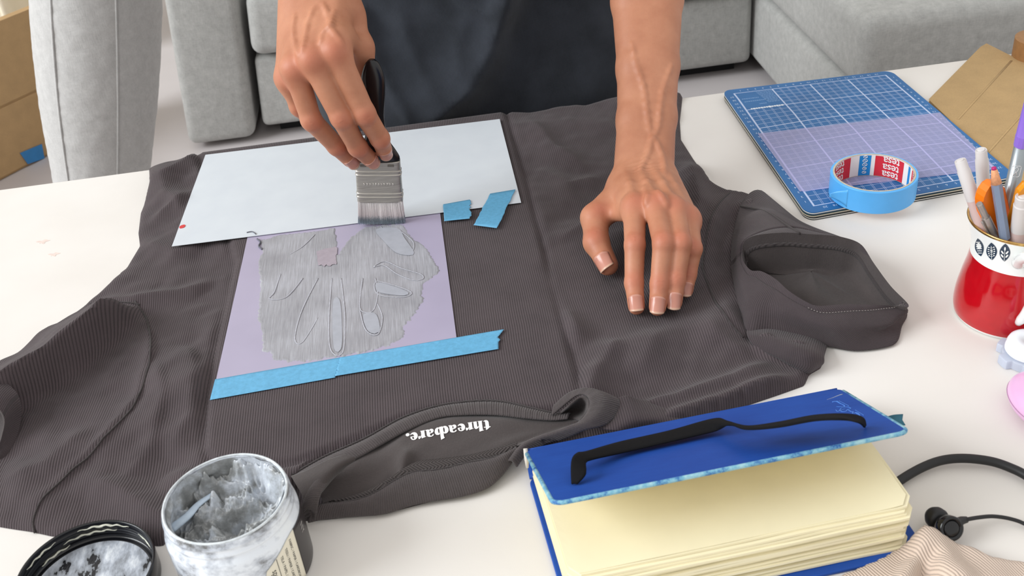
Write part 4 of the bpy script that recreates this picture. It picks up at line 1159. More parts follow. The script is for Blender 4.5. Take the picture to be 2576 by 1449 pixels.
rows = [[(RC[0] + (RIN - 0.00012) * math.cos(a), RC[1] + (RIN - 0.00012) * math.sin(a), TZ + RZ0 + z) for a in A_] for z in (0.0002, RW)]
core_print = mesh('core_liner', *loft(rows), mat_cw, roll)
for a0 in (-24, 52, 128, 204, 280):
    pass
core_patch('red_panel', 34, 82, mat_red); core_patch('blue_panel', 88, 106, mat_cb); core_patch('red_panel', 121, 172, mat_red); core_patch('blue_panel', 16.5, 22.5, mat_cb); core_patch('red_panel', -30, 10, mat_red)
core_patch('blue_panel', 178, 196, mat_cb); core_patch('red_panel', 206, 256, mat_red)
def core_text(body, ac, zc, size, bold=0.00012):
    tv, tf = text_mesh(body, size, 0.95, bold); c = (tv.max(0) + tv.min(0)) / 2; out = []
    for x, y, _ in tv:
        a = math.radians(ac - 17) + (x - c[0]) / RIN; z = zc - (y - c[1])
        out.append((RC[0] + (RIN - 0.0005) * math.cos(a), RC[1] + (RIN - 0.0005) * math.sin(a), TZ + RZ0 + z))
    return out, [f[::-1] for f in tf]
for ac in (56, 148, -10, 232):
    for zc in (0.0042, 0.0122, 0.0202): mesh('core_lettering', *core_text('tesa', ac, zc, 0.0122), mat_cw, core_print, False)
mb = MB()
for zc in (0.0040, 0.0085, 0.0130, 0.0175, 0.0220):
    for a in np.linspace(0, 2 * math.pi, 9)[:-1]:
        pass
    k = int(zc * 1000) % 2; R_ = 0.0019 if k else 0.0016
    pts = [(RC[0] + (RIN - 0.0006) * math.cos(math.radians(80) + R_ * 1.3 * math.cos(a) / RIN), RC[1] + (RIN - 0.0006) * math.sin(math.radians(80) + R_ * 1.3 * math.cos(a) / RIN), TZ + RZ0 + zc + R_ * math.sin(a) * (0.7 if a > math.pi else 1)) for a in np.linspace(0, 2 * math.pi, 16)]
    mb.add(*tube(pts, 0.00028, 5))
    mb.add(*tube([pts[2], pts[9]], 0.00025, 5))
mb.build('core_symbols', mat_cw, core_print, False)
a0 = math.radians(196)
tp_ = P(2086, 496, RZ0 + 0.010)
rows = []
for s_ in np.linspace(0, 1, 8):
    a = a0 + 0.30 * (1 - s_); base_ = np.array([RC[0] + (RO + 0.0001) * math.cos(a), RC[1] + (RO + 0.0001) * math.sin(a), 0])
    q = base_ * (1 - s_ ** 2) + np.array([tp_[0], tp_[1], 0]) * s_ ** 2
    rows.append([(q[0], q[1], TZ + RZ0 + z * (1 - 0.85 * s_) + 0.010 * s_) for z in np.linspace(0.002, RW - 0.002, 6)])
o = mesh('tape_tail', *loft(rows), mat_tr, roll); solid(o, 0.0002)

# ================================================================ cardboard at the right
def board(name, pxh, mat, th=0.004):
    q = np.array([P(*p) for p in pxh]); n = unit(np.cross(q[1] - q[0], q[3] - q[0])); n = n if n[2] > 0 else -n
    c = q.mean(0); v_ = list(q) + [p - n * th for p in q]; k = len(q)
    f = [tuple(range(k)), tuple(range(2 * k - 1, k - 1, -1))] + [(i, (i + 1) % k, k + (i + 1) % k, k + i) for i in range(k)]
    o = mesh(name, v_, f, mat, None, False); bevel(o, 0.0008)
    return o, q, n
card = empty('cardboard_sheet', tuple(P(2480, 300)))
o, q, n = board('card_panel', [(2338, 250, 0.0050), (2468, 118, 0.0050), (2482, 110, 0.0050), (2700, 220, 0.0050), (2620, 520, 0.0050), (2535, 442, 0.0050)], mat_card2)
o.parent = card; o.matrix_parent_inverse = Matrix.Translation(-Vector(card.location))
for (a, b) in (((2545, 152), (2410, 300)), ((2640, 210), (2480, 390))):
    mesh('crease', *tube([P(*a, 0.0051), P((a[0] + b[0]) / 2, (a[1] + b[1]) / 2, 0.0051), P(*b, 0.0051)], 0.0014, 6, True, 0.10), mat_card2, card)
tag(card, 'tan cardboard sheet lying on the table beside the blue mats', 'cardboard')
v, f = lathe([(0.0, 0), (0.030, 0.0), (0.031, 0.001), (0.031, 0.028), (0.029, 0.029), (0.019, 0.029), (0.0185, 0.004), (0.0, 0.004)], P(2610, 148, 0.0003), 48)
tw = empty('brown_tape_roll', tuple(P(2610, 148)))
o = mesh('tape_body', v, f, M('brown_parcel_tape', (150, 108, 66), 0.5, 0.1, 200), tw); sharpen(o)
tag(tw, 'brown round roll at the right end of the table edge', 'tape roll')

# ================================================================ mug with pens
MC = P(2528, 786); MC[2] = TZ
mug = empty('mug', tuple(MC))
tag(mug, 'red and white mug with leaf pattern holding pens', 'mug')
mat_mred = M('glossy_red_glaze', (176, 8, 22), 0.12, 0.05, 120, coat=0.5); mat_mwhite = M('white_porcelain', (236, 238, 236), 0.12, 0.02, 40, coat=0.4)
t = NT('gold_rim'); t.base(t.ramp(t.noise(90), [(0.3, lin((168, 122, 62))), (0.7, lin((226, 190, 122)))])); t.set(rough=0.22, metal=0.9); mat_gold = t.m
prof = cat([(0.0425, 0.0035), (0.0436, 0.0100), (0.0432, 0.022), (0.0409, 0.038), (0.0383, 0.052), (0.0372, 0.062)], 40)
mesh('red_body', *lathe([tuple(p) for p in prof], MC, 96), mat_mred, mug)
mesh('foot', *lathe([(0.0, 0.001), (0.0390, 0.0), (0.0412, 0.0004), (0.0425, 0.0035)], MC, 96), mat_mwhite, mug)
bandp = cat([(0.0372, 0.062), (0.0380, 0.072), (0.0404, 0.083), (0.0438, 0.0945)], 24)
band_v, band_f = lathe([tuple(p) for p in bandp], MC, 128)
bandm = mesh('white_band', band_v, band_f, mat_mwhite, mug)
mesh('gold_rim', *lathe([(0.0438, 0.0945), (0.0444, 0.0962), (0.0436, 0.0972), (0.0424, 0.0964)], MC, 96), mat_gold, mug)
mesh('inside', *lathe([(0.0424, 0.0964), (0.0390, 0.083), (0.0360, 0.066), (0.0400, 0.03), (0.041, 0.008), (0.0, 0.007)], MC, 96), mat_mwhite, mug)
BAND = BVHTree.FromPolygons([tuple(p) for p in band_v], band_f)
mat_leaf = M('navy_leaf_print', (34, 56, 78), 0.3, 0.1, 200)
def motif(cx_, cy_, w, h, rot, kind, sq=1.0):
    a = math.radians(rot)
    def loc(x, y): return cx_ + (x * math.cos(a) - y * math.sin(a)) * sq, cy_ + x * math.sin(a) + y * math.cos(a)
    def put(name, polys, mat, lift, parent):
        m_ = MB()
        for pl in polys:
            vv = [hit(BAND, *loc(*p), lift) for p in pl]
            if any(x is None for x in vv): continue
            m_.add(vv, [tuple(q_) for q_ in tessellate_polygon([[Vector((p[0], p[1], 0)) for p in pl]])])
        return m_.build(name, mat, parent, False) if m_.v else None
    leaf = [(w / 2 * math.sin(math.pi * s_) ** 0.8 * sg, -h / 2 + h * s_) for sg, S_ in ((1, np.linspace(0, 1, 12)), (-1, np.linspace(1, 0, 12)[1:-1])) for s_ in S_]
    lf = put('leaf_motif', [leaf], mat_leaf, 0.00025, bandm)
    if lf is None: return
    ve = []
    if kind == 0:
        for k in np.linspace(-0.3, 0.3, 6): ve.append([(-w * 0.33 * (1 - abs(k)), k * h - 1.5), (w * 0.33 * (1 - abs(k)), k * h + 0.5), (w * 0.30 * (1 - abs(k)), k * h + 2.2), (-w * 0.3 * (1 - abs(k)), k * h + 0.6)])
    elif kind == 1:
        ve.append([(-0.6, -h * 0.32), (0.6, -h * 0.32), (0.6, h * 0.46), (-0.6, h * 0.46)])
        for k in np.linspace(-0.2, 0.28, 5):
            for sg in (-1, 1):
                ve.append(ell(sg * w * 0.30 * (1 - abs(k)), k * h - 2, 1.7, 1.6, 0, 8)); ve.append([(0, k * h + 0.6), (sg * w * 0.28, k * h - 1.4), (sg * w * 0.28, k * h - 2.2), (0, k * h - 0.3)])
    else:
        ve.append([(-0.6, -h * 0.1), (0.6, -h * 0.1), (0.6, h * 0.46), (-0.6, h * 0.46)]); ve.append(ell(0, -h * 0.22, 2.2, 5, 0, 10))
        for k in (-0.02, 0.18):
            for sg in (-1, 1): ve.append(ell(sg * w * 0.22, k * h, 2.1, 5.2, sg * 38, 10))
    put('leaf_vein', ve, mat_mwhite, 0.0005, lf)
motif(2443, 604, 13, 46, -8, 2, 0.8); motif(2464, 622, 22, 46, -10, 0); motif(2495, 632, 27, 44, -2, 1); motif(2528, 635, 27, 45, 4, 2); motif(2576, 628, 24, 44, 8, 1); motif(2604, 616, 18, 44, 12, 0)
hp = np.array([PY(2562, 662, MC[1] - 0.036), PY(2572, 650, MC[1] - 0.046), PY(2592, 650, MC[1] - 0.058), PY(2606, 690, MC[1] - 0.064), PY(2598, 750, MC[1] - 0.062), PY(2580, 790, MC[1] - 0.054), PY(2562, 812, MC[1] - 0.044)])
pth = cat(hp, 40); rr = np.interp(np.linspace(0, 1, 40), [0, 0.1, 0.5, 0.92, 1], [0.0052, 0.0048, 0.0040, 0.0042, 0.0030])
mesh('handle', *tube(pth, rr, 16), mat_mwhite, mug)

def pen_axis(rim, top, L, hr=0.088, depth=0.082):
    A = P(rim[0], rim[1], hr); T = PS(A, top[0], top[1], L); d = unit(T - A)
    B = A.copy(); cxy = MC[:2]
    for s_ in np.linspace(0, depth, 83):
        q = A - d * s_
        r_ = np.interp(q[2] - TZ, [0.008, 0.03, 0.066, 0.083, 0.1], [0.0395, 0.0385, 0.0345, 0.036, 0.04])
        if np.linalg.norm(q[:2] - cxy) > r_ - 0.005 or q[2] < TZ + 0.010: break
        B = q
    return B, T, d
def pen(name, label, rim, top, L, prof, mats, hr=0.088, cat_='pen', seg=20, xref=(1, 0, 0)):
    """prof: list of (part name, material, [(radius, distance back from the top)])"""
    B, T, d = pen_axis(rim, top, L, hr)
    root = empty(name, tuple(B)); tot = np.linalg.norm(T - B)
    for nm, m_, pf in prof:
        pf = [(r_, -tot if z_ is None else -z_) for r_, z_ in pf]
        o = mesh(nm, *lathe(pf, T, seg, d, xref, True, True), m_, root)
        sharpen(o, 30)
    tag(root, label, cat_)
    return root, B, T, d
def frosted(name, rgb, a=0.25):
    t = NT(name); t.base(lin(rgb)); t.set(rough=0.35, sss=0.0)
    tl = t.node('ShaderNodeBsdfTranslucent'); tl.inputs[0].default_value = (*lin(rgb), 1)
    mx = t.node('ShaderNodeMixShader'); mx.inputs[0].default_value = a; t.l.new(t.b.outputs[0], mx.inputs[1]); t.l.new(tl.outputs[0], mx.inputs[2]); t.l.new(mx.outputs[0], t.out.inputs[0])
    return t.m
mat_fr = frosted('frosted_white_plastic', (228, 224, 222)); mat_frp = frosted('frosted_pinkish_plastic', (226, 200, 194))
def marker(label, rim, top, L, hr=0.088, k=1.0):
    return pen('white_marker', label, rim, top, L, [
        ('cap', mat_fr, [(0.0026 * k, -0.0004), (0.0030 * k, 0.0), (0.0030 * k, 0.0008), (0.0042 * k, 0.0002), (0.0046 * k, 0.0010), (0.0047 * k, 0.0085), (0.0052 * k, 0.0095), (0.0055 * k, 0.036)]),
        ('barrel', mat_frp, [(0.0054 * k, 0.0361), (0.0056 * k, 0.05), (0.0056 * k, None)])], None, hr, 'marker')
marker('frosted white marker leaning left in the mug', (2478, 588), (2415, 402), 0.068)
marker('upright frosted white marker at the back of the mug', (2478, 520), (2468, 376), 0.056, 0.094)
marker('frosted white marker at the right edge of the picture', (2562, 600), (2574, 492), 0.046, 0.09, 1.25)
mat_steelp = M('dark_satin_steel', (170, 162, 156), 0.3, 0.06, 200, metal=0.7)
r0, B0, T0, d0 = pen('mechanical_pencil', 'slim silver pencil with clip standing in the mug', (2502, 592), (2463, 512), 0.040, [
    ('push_button', mat_steelp, [(0.0022, 0.0), (0.0027, 0.0006), (0.0027, 0.0165)]), ('barrel', mat_steelp, [(0.0034, 0.0166), (0.0036, 0.018), (0.0036, None)])], None, 0.09, 'pencil')
cr = unit(np.cross(d0, FW)); pc = [T0 - d0 * z_ + cr * (0.0044 + 0.0006 * math.sin(z_ * 90)) - FW * 0.001 for z_ in np.linspace(0.017, 0.044, 14)]
mesh('clip', *tube(pc, 0.0008, 8), mat_steelp, r0)
# orange craft knife handle with a hole
B, T, d = pen_axis((2521, 566), (2497, 452), 0.052, 0.092, 0.045)
kn = empty('craft_knife', tuple(B)); xs = unit(np.cross(d, FW)); ys = np.cross(xs, d)
mat_or = M('orange_plastic', (236, 118, 14), 0.35, 0.04, 80)
tot = np.linalg.norm(T - B)
def kp(x, y, z): return T - d * z + xs * x + ys * y
xo = 0.004
outer = [(-0.0098, tot), (-0.0098, 0.018), (-0.0088, 0.009), (-0.005, 0.0025), (0.0, 0.0), (0.006, 0.0025), (0.0105, 0.010), (0.012, 0.022), (0.0115, tot)]
oc = cat([(a, b) for a, b in outer], 44); hole = ell(-0.0035, 0.0115, 0.0040, 0.0050, 0, 24)
tris = tessellate_polygon([[Vector((a, b, 0)) for a, b in oc], [Vector((a, b, 0)) for a, b in hole]])
allp = [tuple(p) for p in oc] + hole; n = len(allp); m_ = MB()
vv = [kp(a + xo, -0.0045, b) for a, b in allp] + [kp(a + xo, 0.0045, b) for a, b in allp]
ff = [tuple(q_) for q_ in tris] + [tuple(i + n for i in q_[::-1]) for q_ in tris]
no = len(oc)
ff += [(i, (i + 1) % no, n + (i + 1) % no, n + i) for i in range(no)] + [(no + i, no + (i + 1) % 24, n + no + (i + 1) % 24, n + no + i) for i in range(24)]
o = mesh('knife_handle', vv, ff, mat_or, kn, False); bevel(o, 0.0012, 3, 40)
hr_ = [kp(-0.0035 + xo + 0.0046 * math.cos(a), -0.0047, 0.0115 + 0.0056 * math.sin(a)) for a in np.linspace(0, 2 * math.pi, 30)]
mesh('hole_rim', *tube(hr_, 0.0008, 8), mat_or, kn)
tv, tf = text_mesh('Oun', 0.009, 1.0, 0.0)
mesh('embossed_lettering', [kp(xo - 0.004 + (y - 0.003), -0.00475, 0.022 + x) for x, y, _ in tv], tf, M('orange_emboss', (206, 92, 6), 0.4), kn, False)
tag(kn, 'orange craft knife handle with a round hole in the mug', 'knife')
# hexagonal pencil, bare wood and magenta lead
B, T, d = pen_axis((2528, 600), (2500, 420), 0.066, 0.092, 0.045)
pc_ = empty('colour_pencil', tuple(B)); tot = np.linalg.norm(T - B)
mesh('pencil_barrel', *lathe([(0.0041, -tot), (0.0041, -0.0145)], T, 6, d, (1, 0.5, 0), True, True), M('grey_blue_lacquer', (122, 134, 156), 0.3, 0.04, 90), pc_, False)
mesh('sharpened_wood', *lathe([(0.00405, -0.0146), (0.0024, -0.003), (0.0019, -0.0022)], T, 18, d, (1, 0.5, 0), True, True), M('bare_cedar', (222, 158, 116), 0.7, 0.14, 500), pc_)
mesh('lead', *lathe([(0.0019, -0.0023), (0.0018, -0.0004), (0.0008, 0.0)], T, 16, d, (1, 0, 0), True, True), M('magenta_lead', (176, 24, 104), 0.5), pc_)
tag(pc_, 'grey-blue pencil with magenta lead pointing up from the mug', 'pencil')
# silver felt pen with a purple cap
B, T, d = pen_axis((2528, 548), (2596, 255), 0.108, 0.095)
fp = empty('felt_pen', tuple(B)); tot = np.linalg.norm(T - B); s0 = np.linalg.norm(PS(B, 2560, 368, 0.0) - B)
zc = 0.0385
mesh('silver_barrel', *lathe([(0.0046, -tot), (0.0056, -tot + 0.02), (0.0056, -zc)], T, 28, d, (1, 0, 0), True, True), M('silver_plastic', (150, 156, 160), 0.28, 0.03, 60, metal=0.5), fp)
o = mesh('purple_cap', *lathe([(0.0060, -zc - 0.0004), (0.0062, -zc + 0.009), (0.0060, -zc + 0.0095), (0.0054, 0.0), (0.003, 0.002)], T, 12, d, (1, 0, 0), True, True), M('purple_plastic', (136, 104, 200), 0.3), fp); sharpen(o, 20)
cx_ = unit(np.cross(d, FW)); sq = []
mb = MB(); ctr = T - d * (zc + 0.021)
def on_pen(u_, z_, r_=0.0057): a = u_ / r_; return ctr + d * z_ + r_ * (math.sin(a) * cx_ - math.cos(a) * unit(FW - d * (FW @ d)))
rrp = [(x_, y_) for x_, y_ in round_rect(-0.0005, -0.005, 0.0062, 0.005, 0.0015, 4)]
mb.add(*tube([on_pen(a, b) for a, b in rrp + rrp[:1]], 0.00022, 5))
mb.add(*tube([on_pen(a, b) for a, b in [(0.0014, -0.004), (0.0026, -0.001), (0.0012, 0.002), (0.0026, 0.0042), (0.0042, 0.002), (0.0030, -0.001), (0.0045, -0.004)]], 0.00022, 5))
mb.build('barrel_symbol', M('white_pen_print', (226, 228, 230), 0.5), fp)
tag(fp, 'silver felt pen with purple cap leaning right in the mug', 'pen')
# yellow handle behind the right marker
B, T, d = pen_axis((2548, 590), (2590, 462), 0.055, 0.09)
yh = empty('yellow_handle', tuple(B)); xs = unit(np.cross(d, FW)); ys = np.cross(xs, d); tot = np.linalg.norm(T - B)
ol = [(-0.004, tot), (-0.0065, 0.03), (-0.006, 0.004), (-0.003, 0.0), (0.004, 0.0), (0.007, 0.006), (0.006, 0.03), (0.004, tot)]
n = len(ol); vv = [T - d * b + xs * a - ys * 0.003 for a, b in ol] + [T - d * b + xs * a + ys * 0.003 for a, b in ol]
o = mesh('handle_body', vv, [tuple(range(n)), tuple(range(2 * n - 1, n - 1, -1))] + [(i, (i + 1) % n, n + (i + 1) % n, n + i) for i in range(n)], M('amber_plastic', (222, 142, 20), 0.35), yh, False); bevel(o, 0.0015, 3)
tag(yh, 'amber yellow handle behind the right marker in the mug', 'tool')
# ================================================================ notebook
HL = P(1325, 1132, 0.032); HR = P(2110, 977, 0.032)          # hinge of the front cover
bookx = unit((HR - HL) * np.array([1, 1, 0])); booky = np.array([bookx[1], -bookx[0], 0.0])     # booky points to the camera
BKW = np.linalg.norm(HR - HL); O = np.array([HL[0], HL[1], TZ])
def BK(u, v, h): return O + bookx * u + booky * v + np.array([0, 0, h])
BKD = 0.138
book = empty('notebook', tuple(O))
tag(book, 'thick blue notebook with cream pages and black elastic band', 'notebook')
t = NT('worn_blue_cover'); n1 = t.noise(14, 5, 0.6); n2 = t.noise(240, 3, 0.6, stretch=(0.2, 1, 1))
t.base(t.ramp(t.math('ADD', t.math('MULTIPLY', n1, 0.7), t.math('MULTIPLY', n2, 0.3)), [(0.3, lin((26, 66, 146))), (0.7, lin((34, 80, 166)))])); t.set(rough=0.55, spec=0.25); t.bump(t.noise(900, 3), 0.12, 0.0003); mat_bk = t.m
t = NT('worn_cover_edge'); n1 = t.noise(120, 5, 0.7)
t.base(t.ramp(n1, [(0.38, lin((36, 92, 160))), (0.5, lin((112, 168, 190))), (0.7, lin((168, 204, 206)))])); t.set(rough=0.7); mat_bke = t.m
def rr_slab(name, c0, ex, ey, W_, D_, th, nrm_, r, mat, parent, rim=None, taper=(0, 0)):
    ol = round_rect(0, 0, W_, D_, r, 6); n = len(ol)
    top_ = [c0 + ex * (a + b / D_ * (taper[0] * (1 - a / W_) + taper[1] * a / W_)) + ey * b for a, b in ol]; bot = [p - nrm_ * th for p in top_]
    o = mesh(name, top_ + bot, [tuple(range(n))[::-1], tuple(range(n, 2 * n))] + [(i, (i + 1) % n, n + (i + 1) % n, n + i) for i in range(n)], mat, parent, False)
    if rim:
        o.data.materials.append(rim)
        for p in o.data.polygons:
            if len(p.vertices) == 4: p.material_index = 1
    bevel(o, th * 0.35, 3); return o
zup = np.array([0, 0, 1.0])
rr_slab('back_cover', BK(-0.001, 0.0, 0.0032), bookx, booky, BKW + 0.001, BKD + 0.004, 0.0030, zup, 0.006, mat_bk, book)
# page block: the leaves swell towards the fore edge; a stack of thin wavy leaves
t = NT('cream_paper_leaves'); n1 = t.noise(30, 4); c = lin((236, 227, 194))
t.base(t.ramp(n1, [(0.3, tuple(q * 0.97 for q in c)), (0.7, tuple(min(1, q * 1.02) for q in c))])); t.set(rough=0.75); mat_page = t.m
mat_page2 = M('page_edge_shadow', (205, 194, 158), 0.85, 0.08, 300)
nb = Noise2(71); NL = 17
for i in range(NL):
    k = i / (NL - 1); z0 = 0.0034; hb = z0 + (0.0300 - z0) * k; hf = z0 + (0.0390 - z0) * k ** 0.92
    ins_ = 0.0025 + 0.0016 * nb(np.array([i * 1.7]), np.array([0.3]))[0]
    w0, w1 = 0.004 - 0.001 * (i % 3), BKW - 0.0075 - 0.0015 * ((i * 7) % 3); dd = BKD - ins_ - 0.0015 * ((i * 5) % 4) + (0.001 if i in (9, 10) else 0)
    if i == NL - 1: dd -= 0.006; w1 -= 0.001
    th = 0.0019 if i < NL - 1 else 0.0005
    ol = round_rect(w0, 0.004, w1, dd, 0.008, 6)
    xs_ = np.array(ol); nu = 40
    us = np.linspace(w0, w1, nu); rows = []
    for s_ in np.linspace(0, 1, 12):
        row = []
        for u_ in us:
            # rounded front corners
            m_ = min(u_ - w0, w1 - u_); cr_ = 0.008
            dmax = dd - (cr_ - math.sqrt(max(cr_ ** 2 - (cr_ - m_) ** 2, 0)) if m_ < cr_ else 0)
            vv_ = 0.004 + (dmax - 0.004) * s_
            f_ = (vv_ / BKD)
            wav = 0.0011 * nb(np.array([u_ * 26 + i * 0.35]), np.array([i * 0.22 + 3]))[0] * f_ * (1 if i < NL - 1 else 1.6)
            row.append(BK(u_, vv_, hb + (hf - hb) * f_ ** 0.8 + 0.003 * math.sin(math.pi * min(f_, 1)) * k + wav))
        rows.append(row)
    o = mesh('page_leaf', *loft(rows), mat_page, book, False); solid(o, th, 1)
    o.modifiers['thickness'].offset = -1
    if i == NL - 1: toprows = rows
    if i == NL - 2: rows2 = rows
# ruled squares and words peeking out along the fore edge of the second leaf
mat_inkp = M('grey_brown_print', (128, 108, 76), 0.8); R2 = np.array(rows2)
def on_leaf(fu, fs, lift=0.0004):
    i = min(max(fs * 11, 0), 10.999); j = min(max(fu * 39, 0), 38.999); a, b = int(i), int(j); x, y = i - a, j - b
    p = (R2[a, b] * (1 - y) + R2[a, b + 1] * y) * (1 - x) + (R2[a + 1, b] * (1 - y) + R2[a + 1, b + 1] * y) * x
    return p + np.array([0, 0, lift])
s0, s1 = 0.955, 0.985
for fu0, fu1 in ((0.22, 0.40), (0.53, 0.92)):
    mb = MB()
    for a in np.arange(fu0, fu1, 0.0195): mb.add(*tube([on_leaf(a, s0), on_leaf(a, s1)], 0.00011, 4))
    mb.add(*tube([on_leaf(a, s1) for a in np.linspace(fu0, fu1, 20)], 0.00011, 4))
    mb.build('ruled_squares', mat_inkp, book)
for body_, fu, sz in (('Brea', 0.425, 0.0052), ('III', 0.49, 0.0085), ('Br', 0.945, 0.0052)):
    tv, tf = text_mesh(body_, sz, 1.0, 0.0); vv_ = []
    for x, y, _ in tv: vv_.append(on_leaf(fu + y / BKW, 0.990 - x / BKD * 1.0, 0.0005))
    mesh('page_print', vv_, tf, M('dark_page_print', (86, 70, 48), 0.8), book, False)
mb = MB(); pp = [BK(u_, BKD - 0.0022, 0.0265 + 0.0009 * math.sin(u_ * 160)) for u_ in np.linspace(0.165, 0.215, 24)]
# front cover standing half open
CW = 0.130
CL = PS(HL, 1398, 1270, CW); CR = PS(HR, 2284, 1078, CW)
cy0 = unit((CL - HL) + (CR - HR)); cy0 = unit(cy0 - bookx * (cy0 @ bookx)); cn = np.cross(bookx, cy0); cn = cn if cn[2] > 0 else -cn
TAP = ((CL - HL) @ bookx, (CR - HR) @ bookx)
cov = rr_slab('front_cover', HL - bookx * 0.001 - cy0 * 0.001, bookx, cy0, BKW + 0.002, CW, 0.0032, cn, 0.008, mat_bk, book, mat_bke, TAP)
o_e = HL - cn * 0.0034 + bookx * 0.003 + cy0 * 0.002
rr_slab('bounce_endpaper', o_e, bookx, cy0, BKW - 0.005, CW - 0.006, 0.0003, cn, 0.006, mat_page, book, None, TAP)  # unseen cream sheet added under the cover to bounce light onto the pages
# worn pale rim along the cover's free edge
ol = round_rect(0, 0, BKW + 0.002, CW, 0.008, 6); o3 = HL - bookx * 0.001 - cy0 * 0.001
edge_pts = [o3 + bookx * (a + b / CW * (TAP[0] * (1 - a / BKW) + TAP[1] * a / BKW)) + cy0 * b - cn * 0.0012 for a, b in ol]
mesh('worn_edge', *tube(edge_pts[-1:] + edge_pts[:13], 0.0016, 8), mat_bke, cov)
# spine
rows = []
for a in np.radians(np.linspace(-90, 80, 14)):
    rows.append([BK(u_, -0.001 - 0.006 * math.cos(a), 0.0155 + 0.0140 * math.sin(a)) for u_ in np.linspace(0, BKW, 20)])
sp_ = mesh('spine', *loft(rows), mat_bk, book); solid(sp_, 0.002, 0)
mesh('torn_spine_end', *tube([BK(-0.0005, -0.003, 0.031), BK(-0.001, 0.002, 0.025), BK(-0.0015, 0.004, 0.018)], [0.0016, 0.0018, 0.001], 8), M('torn_board', (206, 200, 190), 0.9), book)
def CV(px, py, lift=0.0):
    """point of the cover's plane seen at a pixel"""
    d = ray(px, py); t_ = ((HL + cn * lift - CAM) @ cn) / (d @ cn); return CAM + d * t_
# elastic band: a flat strap that stands off the cover
t = NT('black_elastic'); n1 = t.noise(2200, 2, 0.8)
t.base(t.ramp(n1, [(0.45, lin((10, 10, 12))), (0.76, lin((20, 19, 22))), (0.86, lin((80, 78, 80)))])); t.set(rough=0.9, spec=0.2); t.bump(n1, 0.4, 0.0004); mat_el = t.m
pa = [(1438, 1218, 0.001), (1437, 1160, 0.012), (1452, 1140, 0.012), (1475, 1136, 0.010), (1560, 1112, 0.006), (1680, 1085, 0.006), (1795, 1054, 0.008), (1830, 1060, 0.010), (1880, 1072, 0.010), (1960, 1062, 0.012), (2050, 1045, 0.014), (2130, 1042, 0.016), (2170, 1050, 0.010), (2178, 1070, 0.001)]
pb = [(1452, 1218, 0.001), (1474, 1192, 0.006), (1474, 1166, 0.008), (1490, 1156, 0.008), (1570, 1138, 0.004), (1690, 1110, 0.004), (1800, 1084, 0.005), (1836, 1070, 0.012), (1880, 1080, 0.016), (1960, 1074, 0.018), (2050, 1058, 0.020), (2125, 1056, 0.020), (2160, 1064, 0.010), (2175, 1076, 0.001)]
ra = cat([CV(*p) for p in pa], 120); rb = cat([CV(*p) for p in pb], 120)
o = mesh('elastic_band', *loft(resample_rows([ra, (ra + rb) / 2 + cn * 0.0004, rb], 6)), mat_el, book); solid(o, 0.0011, 0)
# embossed signature on the cover and a scuff
mat_sig = M('pale_blue_emboss', (84, 140, 224), 0.4)
def sig(pts): mesh('embossed_signature', *tube(cat([CV(*p, 0.0002) for p in pts], 26), 0.00034, 5, True, 0.4), mat_sig, cov)
cz = lambda x, y: (2040 + x / 9.908, 970 + y / 9.908)
for s_ in ([(530, 410), (620, 390), (720, 440), (840, 500), (740, 530), (640, 520)], [(650, 380), (720, 430), (800, 480), (850, 510), (820, 520)], [(620, 600), (650, 640), (700, 640), (760, 560), (900, 530), (1000, 570), (900, 600), (880, 640), (780, 650), (740, 620), (860, 580)],
           [(900, 600), (960, 620), (1000, 650), (1060, 650), (1030, 690), (1120, 680), (1160, 710), (1230, 740)], [(1110, 670), (1180, 690), (1220, 745)]):
    sig([cz(*p) for p in s_])
for x0, y0, x1, y1, n in ((700, 370, 930, 490, 9), (1110, 605, 1300, 720, 8)):
    for k in np.linspace(0, 1, n):
        a = cz(x0 + (x1 - x0) * k, y0 + (y1 - y0) * k); mesh('embossed_caption_mark', *tube([CV(*a, 0.0002), CV(a[0] + 1.2, a[1] + 2.0, 0.0002)], 0.00022, 4), mat_sig, cov)
mesh('scuff', *tube(cat([CV(*cz(*p), 0.0001) for p in ((400, 350), (560, 295), (700, 240), (790, 215))], 16), np.linspace(0.0001, 0.0005, 16), 5, True, 0.3), M('pale_scuff', (150, 160, 176), 0.8), cov)
# ribbon bookmark behind the right end
q = [P(2222, 1052, 0.036), P(2272, 1043, 0.040), P(2278, 1070, 0.040), P(2240, 1080, 0.036)]
rows = [cat([q[0], (q[0] + q[1]) / 2 + zup * 0.001, q[1]], 10), cat([q[3], (q[3] + q[2]) / 2 + zup * 0.001, q[2]], 10)]
rows.insert(1, (rows[0] + rows[1]) / 2 - np.array([[0.0, 0, 0]] * 9 + [[0.0015, 0, 0]]))
o = mesh('ribbon_bookmark', *loft(rows), M('teal_ribbon', (34, 98, 118), 0.6, 0.08, 400), book); solid(o, 0.0006)

# ================================================================ earphones
mat_rub = M('black_rubber', (20, 20, 22), 0.5, 0.1, 200); mat_gl = M('black_gloss', (12, 12, 14), 0.15, 0.1, 100)
neck = empty('neckband_cable', tuple(P(2420, 1150)))
pth = cat([P(x, y, h) for x, y, h in ((2150, 1330, 0.005), (2225, 1240, 0.005), (2268, 1206, 0.0052), (2320, 1176, 0.006), (2370, 1158, 0.0065), (2425, 1153, 0.007), (2490, 1160, 0.0065), (2540, 1176, 0.006), (2590, 1202, 0.0055), (2680, 1270, 0.0052), (2720, 1330, 0.005))], 90)
pth = pth[8:]
mesh('neckband', *tube(pth, 0.0034, 16), mat_rub, neck)
tag(neck, 'thick black neckband cable curving out from behind the notebook', 'cable')
ear = empty('earbud', tuple(P(2370, 1320)))
E0 = P(2352, 1300, 0.0105); face = P(2384, 1326, 0.0145); ax = unit(face - E0 + np.array([0, -0.004, 0.007]))
